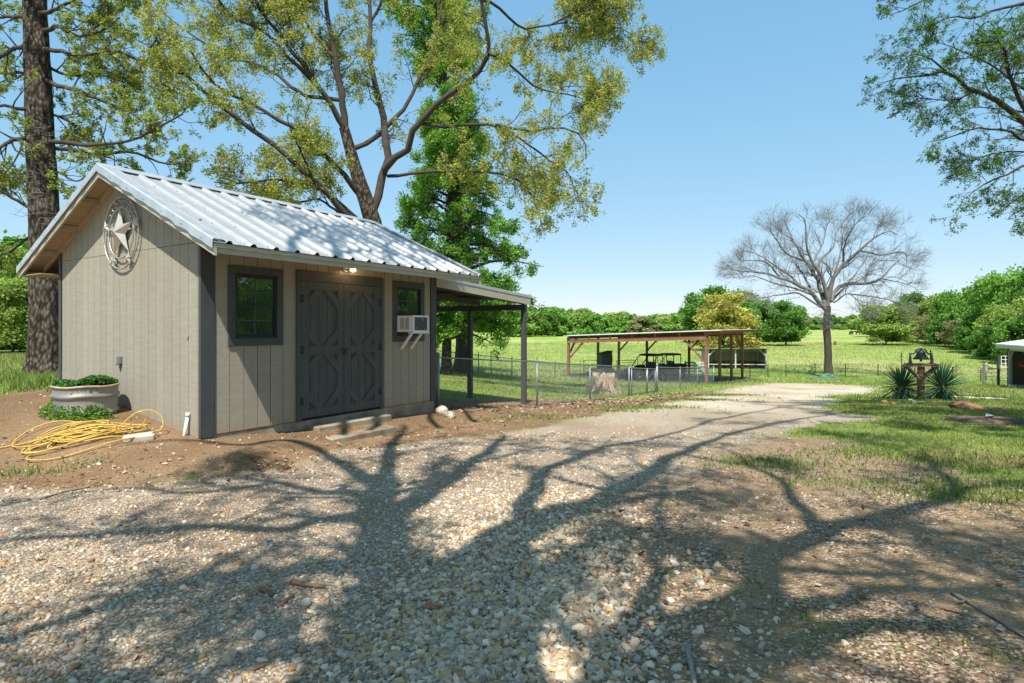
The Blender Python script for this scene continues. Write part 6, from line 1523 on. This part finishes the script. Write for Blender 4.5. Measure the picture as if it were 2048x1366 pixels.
def clear_of_gable(p):
    gx_, gy_ = p[:, 0]-SH[0]*(p[:, 2]-.2), p[:, 1]-SH[1]*(p[:, 2]-.2); v, u = shed_local(gx_, gy_)
    return ~((v > -2.2) & (v < 2.0) & (u > -.95) & (u < 5))
make_tree('shade_oak_tree', 'big oak standing behind the camera, its limbs shading the gravel drive', 'tree', ab, M['bark_dark'], M['branch'], shade_limbs,
 ([tuple(ab), (ab[0], ab[1], 3), tuple(fork)], [.42, .36, .34]),
 [dict(n_per=11, lenr=(.7, 2.1), ang=50, K=6, up=.05, wander=.22, tmin=.15, rmul=.5, rmin=.012),
  dict(n_per=7, lenr=(.35, .85), ang=48, K=5, up=.05, wander=.25, tmin=.2, rmul=.55, rmin=.007)],
 dict(per=13, size=.05, spread=.09, cols=OAKC, mat=OAKLEAF, droop=.4, clip=clear_of_gable), 17, keepout=clear_of_gable)
# ---- background trees (shared meshes)
def crown_mesh(seed, cols, n=3000, w_=1., h_=1., lobes=20, size=.06, low=.04, name='crown'):
    """unit-sized crown: width ~2*w, height from low to ~1"""
    r = np.random.default_rng(seed); L_ = []
    for i in range(lobes):
        a = r.uniform(0, 6.28); zz = r.uniform(low, .93); q = math.sqrt(max(.02, 1-((zz-(low+.32))/(.72))**2)); rad = .40*w_*q*r.uniform(.45, 1)
        L_.append((rad*math.cos(a), rad*math.sin(a), zz*h_, r.uniform(.07, .145)*w_*(1.15-.4*zz), r.uniform(.72, 1.25)))
    L_.append((0, 0, h_*.86, .15*w_, 1.)); L_ = np.array(L_); pick = r.choice(len(L_), n, p=L_[:, 3]**2/np.sum(L_[:, 3]**2))
    q = r.normal(size=(n, 3)); q /= np.linalg.norm(q, axis=1)[:, None]; rr = L_[pick, 3][:, None]*np.abs(r.normal(.85, .28, (n, 1)))
    rr = np.where(r.random((n, 1)) < .22, rr*1.35, rr); c = L_[pick, :3]+q*rr*np.array((1, 1, .85)); c[:, 2] = np.maximum(c[:, 2], low*h_*.75+.05*r.random(n))
    V, Q, T = leaf_cloud(c, r.uniform(size*.5, size*1.2, n), np.clip(colset(n, cols, .7, 1.3)*L_[pick, 4][:, None], 0, .6), .9, .6)
    return np_mesh(name, V, Q, GREENLEAF, False, T)
FARG = [(0.183, 0.354, 0.073), (0.232, 0.415, 0.091), (0.134, 0.281, 0.061), (0.281, 0.451, 0.11)]; FARY = [(0.322, 0.414, 0.115), (0.265, 0.368, 0.098), (0.38, 0.425, 0.138), (0.207, 0.322, 0.081)]
FARD = [(0.128, 0.269, 0.058), (0.16, 0.32, 0.07), (0.102, 0.218, 0.051), (0.205, 0.358, 0.09)]; FARB = [(.30, .29, .17), (.25, .27, .14), (.34, .31, .19)]
YEL = [(.50, .44, .12), (.42, .40, .11), (.58, .50, .17), (.32, .33, .09)]
CR = {'g': [crown_mesh(100+i, FARG) for i in range(3)], 'y': [crown_mesh(110+i, FARY) for i in range(3)], 'd': [crown_mesh(120+i, FARD, low=.03) for i in range(3)], 'b': [crown_mesh(130, FARB, n=1500)]}
BIG = {'g': [crown_mesh(200+i, FARG, 15000, size=.026, lobes=52, low=.12) for i in range(2)], 'y': [crown_mesh(210+i, FARY, 15000, size=.026, lobes=52, low=.10) for i in range(2)], 'd': [crown_mesh(220+i, FARD, 15000, size=.026, lobes=52, low=.10) for i in range(2)], 'Y': [crown_mesh(230, YEL, 12000, size=.026, lobes=40, low=.06)], 'b': [crown_mesh(240, FARB, 5000, size=.03, lobes=30, low=.2)]}
def stem_mesh():
    r = np.random.default_rng(9); P = [([(0, 0, -.03), (.01, 0, .2), (0, .01, .55), (.01, 0, .85)], .025, .006)]
    for i in range(7): a = i*.9; z = .25+.07*i; P.append(([(0, 0, z), (.12*math.cos(a), .12*math.sin(a), z+.12), (.26*math.cos(a), .26*math.sin(a), z+.2)], .010, .003))
    Pm, Rm = limb_set(P, 8); V, Q = tubes_mesh(Pm, Rm, 6); return np_mesh('trunk', V, Q, M['bark_dark'], True)
STEM = stem_mesh()
def far_tree(x, y, h, wd, kind, label, group=None, big=False, i=0, name='tree', zoff=0.):
    t = thing(name, label, 'tree', (x, y, gz(x, y)+zoff), 0, group); pool = (BIG if big else CR)[kind]
    link('crown', pool[i % len(pool)], t, (0, 0, 0), (0, 0, i*1.7), (wd, wd, h))['kind'] = 'stuff'
    link('trunk', STEM, t, (0, 0, 0), (0, 0, i), (h*.8, h*.8, h)); return t
def ftp(px, d, ytop, wpx, kind, label, **k):
    x = (px-1024)/F_PX*d; zt_ = CAM_H-(ytop-Y0)/F_PX*d; return far_tree(x, d, (zt_-gz(x, d))/.98, wpx/F_PX*d/.96, kind, label, **k)
r_ = np.random.default_rng(21)
# far tree line across the pasture, left half
i = 0
for row, (d0, dd) in enumerate(((178, 6), (196, 8))):
    for px in np.arange(1010, 1400, 15 if row == 0 else 19):
        base_top = np.interp(px, [1010, 1060, 1095, 1130, 1155, 1200, 1260, 1330, 1400], [625, 622, 617, 625, 620, 632, 634, 632, 622])
        kind = r_.choice(['g', 'g', 'y', 'y', 'd', 'd', 'b'], p=[.2, .2, .2, .15, .1, .1, .05])
        i += 1; ftp(px+r_.normal(0, 4), d0+r_.normal(0, dd), base_top+r_.normal(0, 5)+(0 if row else 4), r_.uniform(34, 72), kind, {'g': 'mid green', 'y': 'yellow-green', 'd': 'dark green', 'b': 'brownish half-bare'}[kind]+' tree in the far tree line, left of the yellow tree', group='far left tree line', i=i)
# distant woods at the end of the pasture
for px in np.arange(1560, 1800, 11):
    i += 1; d = 330+r_.normal(0, 12); kind = r_.choice(['d', 'g', 'y', 'b']); ftp(px+r_.normal(0, 3), d, 631+r_.normal(0, 4), r_.uniform(20, 34), kind, 'small '+{'g': 'mid green', 'y': 'yellow-green', 'd': 'dark green', 'b': 'brownish'}[kind]+' tree of the distant woods closing the pasture', group='distant woods', i=i)
for px in np.arange(-300, 1100, 40):
    i += 1; d = 260+r_.normal(0, 10); ftp(px, d, 625+r_.normal(0, 5), r_.uniform(60, 90), r_.choice(['d', 'g', 'y']), 'broadleaf tree in the far woods behind the shed and its neighbouring trees', group='far woods behind the shed', i=i)
# trees by the carport
ftp(1422, 128, 577, 120, 'd', 'large dark green tree standing behind the yellow-leafed one', big=True, i=0)
ftp(1478, 125, 583, 90, 'g', 'rounded green tree between the yellow tree and the dark pair', big=True, i=1)
ftp(1446, 92, 588, 128, 'Y', 'yellow-leafed round tree rising behind the carport', big=True, i=0, name='yellow_tree')
ftp(1520, 112, 602, 90, 'd', 'left one of two dark green trees right of the yellow tree', big=True, i=1)
ftp(1572, 110, 604, 92, 'd', 'right one of two dark green trees, nearest the bare tree', big=True, i=2)
ftp(1500, 118, 592, 70, 'b', 'half-bare brownish tree above the carport roof end', big=True, i=3)
# lone field tree and the right-hand woods
ftp(1772, 110, 612, 112, 'y', 'lone light green tree with a short dark trunk in the open pasture', big=True, i=4, name='field_tree')
spec = [(1745, 170, 622, 60, 'd'), (1810, 135, 600, 75, 'g'), (1835, 130, 588, 85, 'd'), (1868, 118, 592, 80, 'y'), (1850, 112, 632, 70, 'b'), (1898, 112, 585, 85, 'g'), (1890, 104, 630, 70, 'd'), (1930, 100, 588, 95, 'd'), (1920, 92, 640, 70, 'b'), (1962, 94, 572, 100, 'g'), (1955, 82, 630, 80, 'd'), (1990, 88, 560, 105, 'd'), (2010, 80, 552, 120, 'g'), (2000, 72, 615, 90, 'y'), (2040, 76, 540, 130, 'g'), (2045, 66, 600, 110, 'y'), (2090, 72, 540, 140, 'd'), (2150, 66, 535, 150, 'g'), (1978, 70, 655, 70, 'd'), (2030, 62, 640, 90, 'd'), (2110, 58, 600, 120, 'y'), (2220, 62, 520, 160, 'd'), (1800, 150, 612, 60, 'y'), (1862, 122, 610, 70, 'd'), (1942, 98, 606, 80, 'g'), (1975, 90, 592, 80, 'y')]
for k, (px, d, yt, wp, kd) in enumerate(spec):
    ftp(px, d, yt, wp, kd, {'g': 'mid green leafy', 'y': 'yellow-green leafy', 'd': 'dark green leafy', 'b': 'pale half-bare'}[kd]+' tree in the woods along the right of the pasture', group='right-hand woods', big=True, i=k)
# left edge greenery behind the trunk
for k, (px, d, yt, wp, kd, lab) in enumerate(((25, 26, 560, 150, 'y', 'yellow-green bushy tree close behind the left trunk'), (-60, 34, 470, 260, 'g', 'green tree at the left edge of the picture'), (60, 40, 490, 220, 'y', 'yellow-green tree in the background left of the shed'), (150, 44, 520, 220, 'd', 'dark green tree hidden behind the shed gable'), (-160, 44, 450, 260, 'd', 'dark tree beyond the left edge'), (40, 30, 620, 200, 'd', 'dark green thicket below the yellow tree at the left'), (-40, 29, 640, 160, 'g', 'bright low bush at the left edge of the lawn'), (95, 33, 640, 130, 'g', 'low green bush partly behind the left trunk'))):
    ftp(px, d, yt, wp, kd, lab, big=True, i=k)
# trees off to the right of the camera that the windows mirror
for k, (x, y, h, wd, kd) in enumerate(((17, 3, 8, 6, 'g'), (21, 8, 10, 7, 'd'), (19, -3, 9, 7, 'g'), (25, 2, 12, 9, 'y'), (9.8, 6.6, 3.6, 3.2, 'y'), (11, 8.4, 3.4, 3, 'g'), (30, 20, 9, 8, 'g'), (38, 24, 11, 9, 'd'), (47, 31, 12, 10, 'g'), (58, 36, 13, 11, 'y'), (34, 16, 9, 8, 'y'), (28, 17.5, 6, 6, 'd'))):
    far_tree(x, y, h, wd, kd, 'leafy tree beyond the right edge of the picture, mirrored in the shed windows', 'trees right of the camera', True, k)
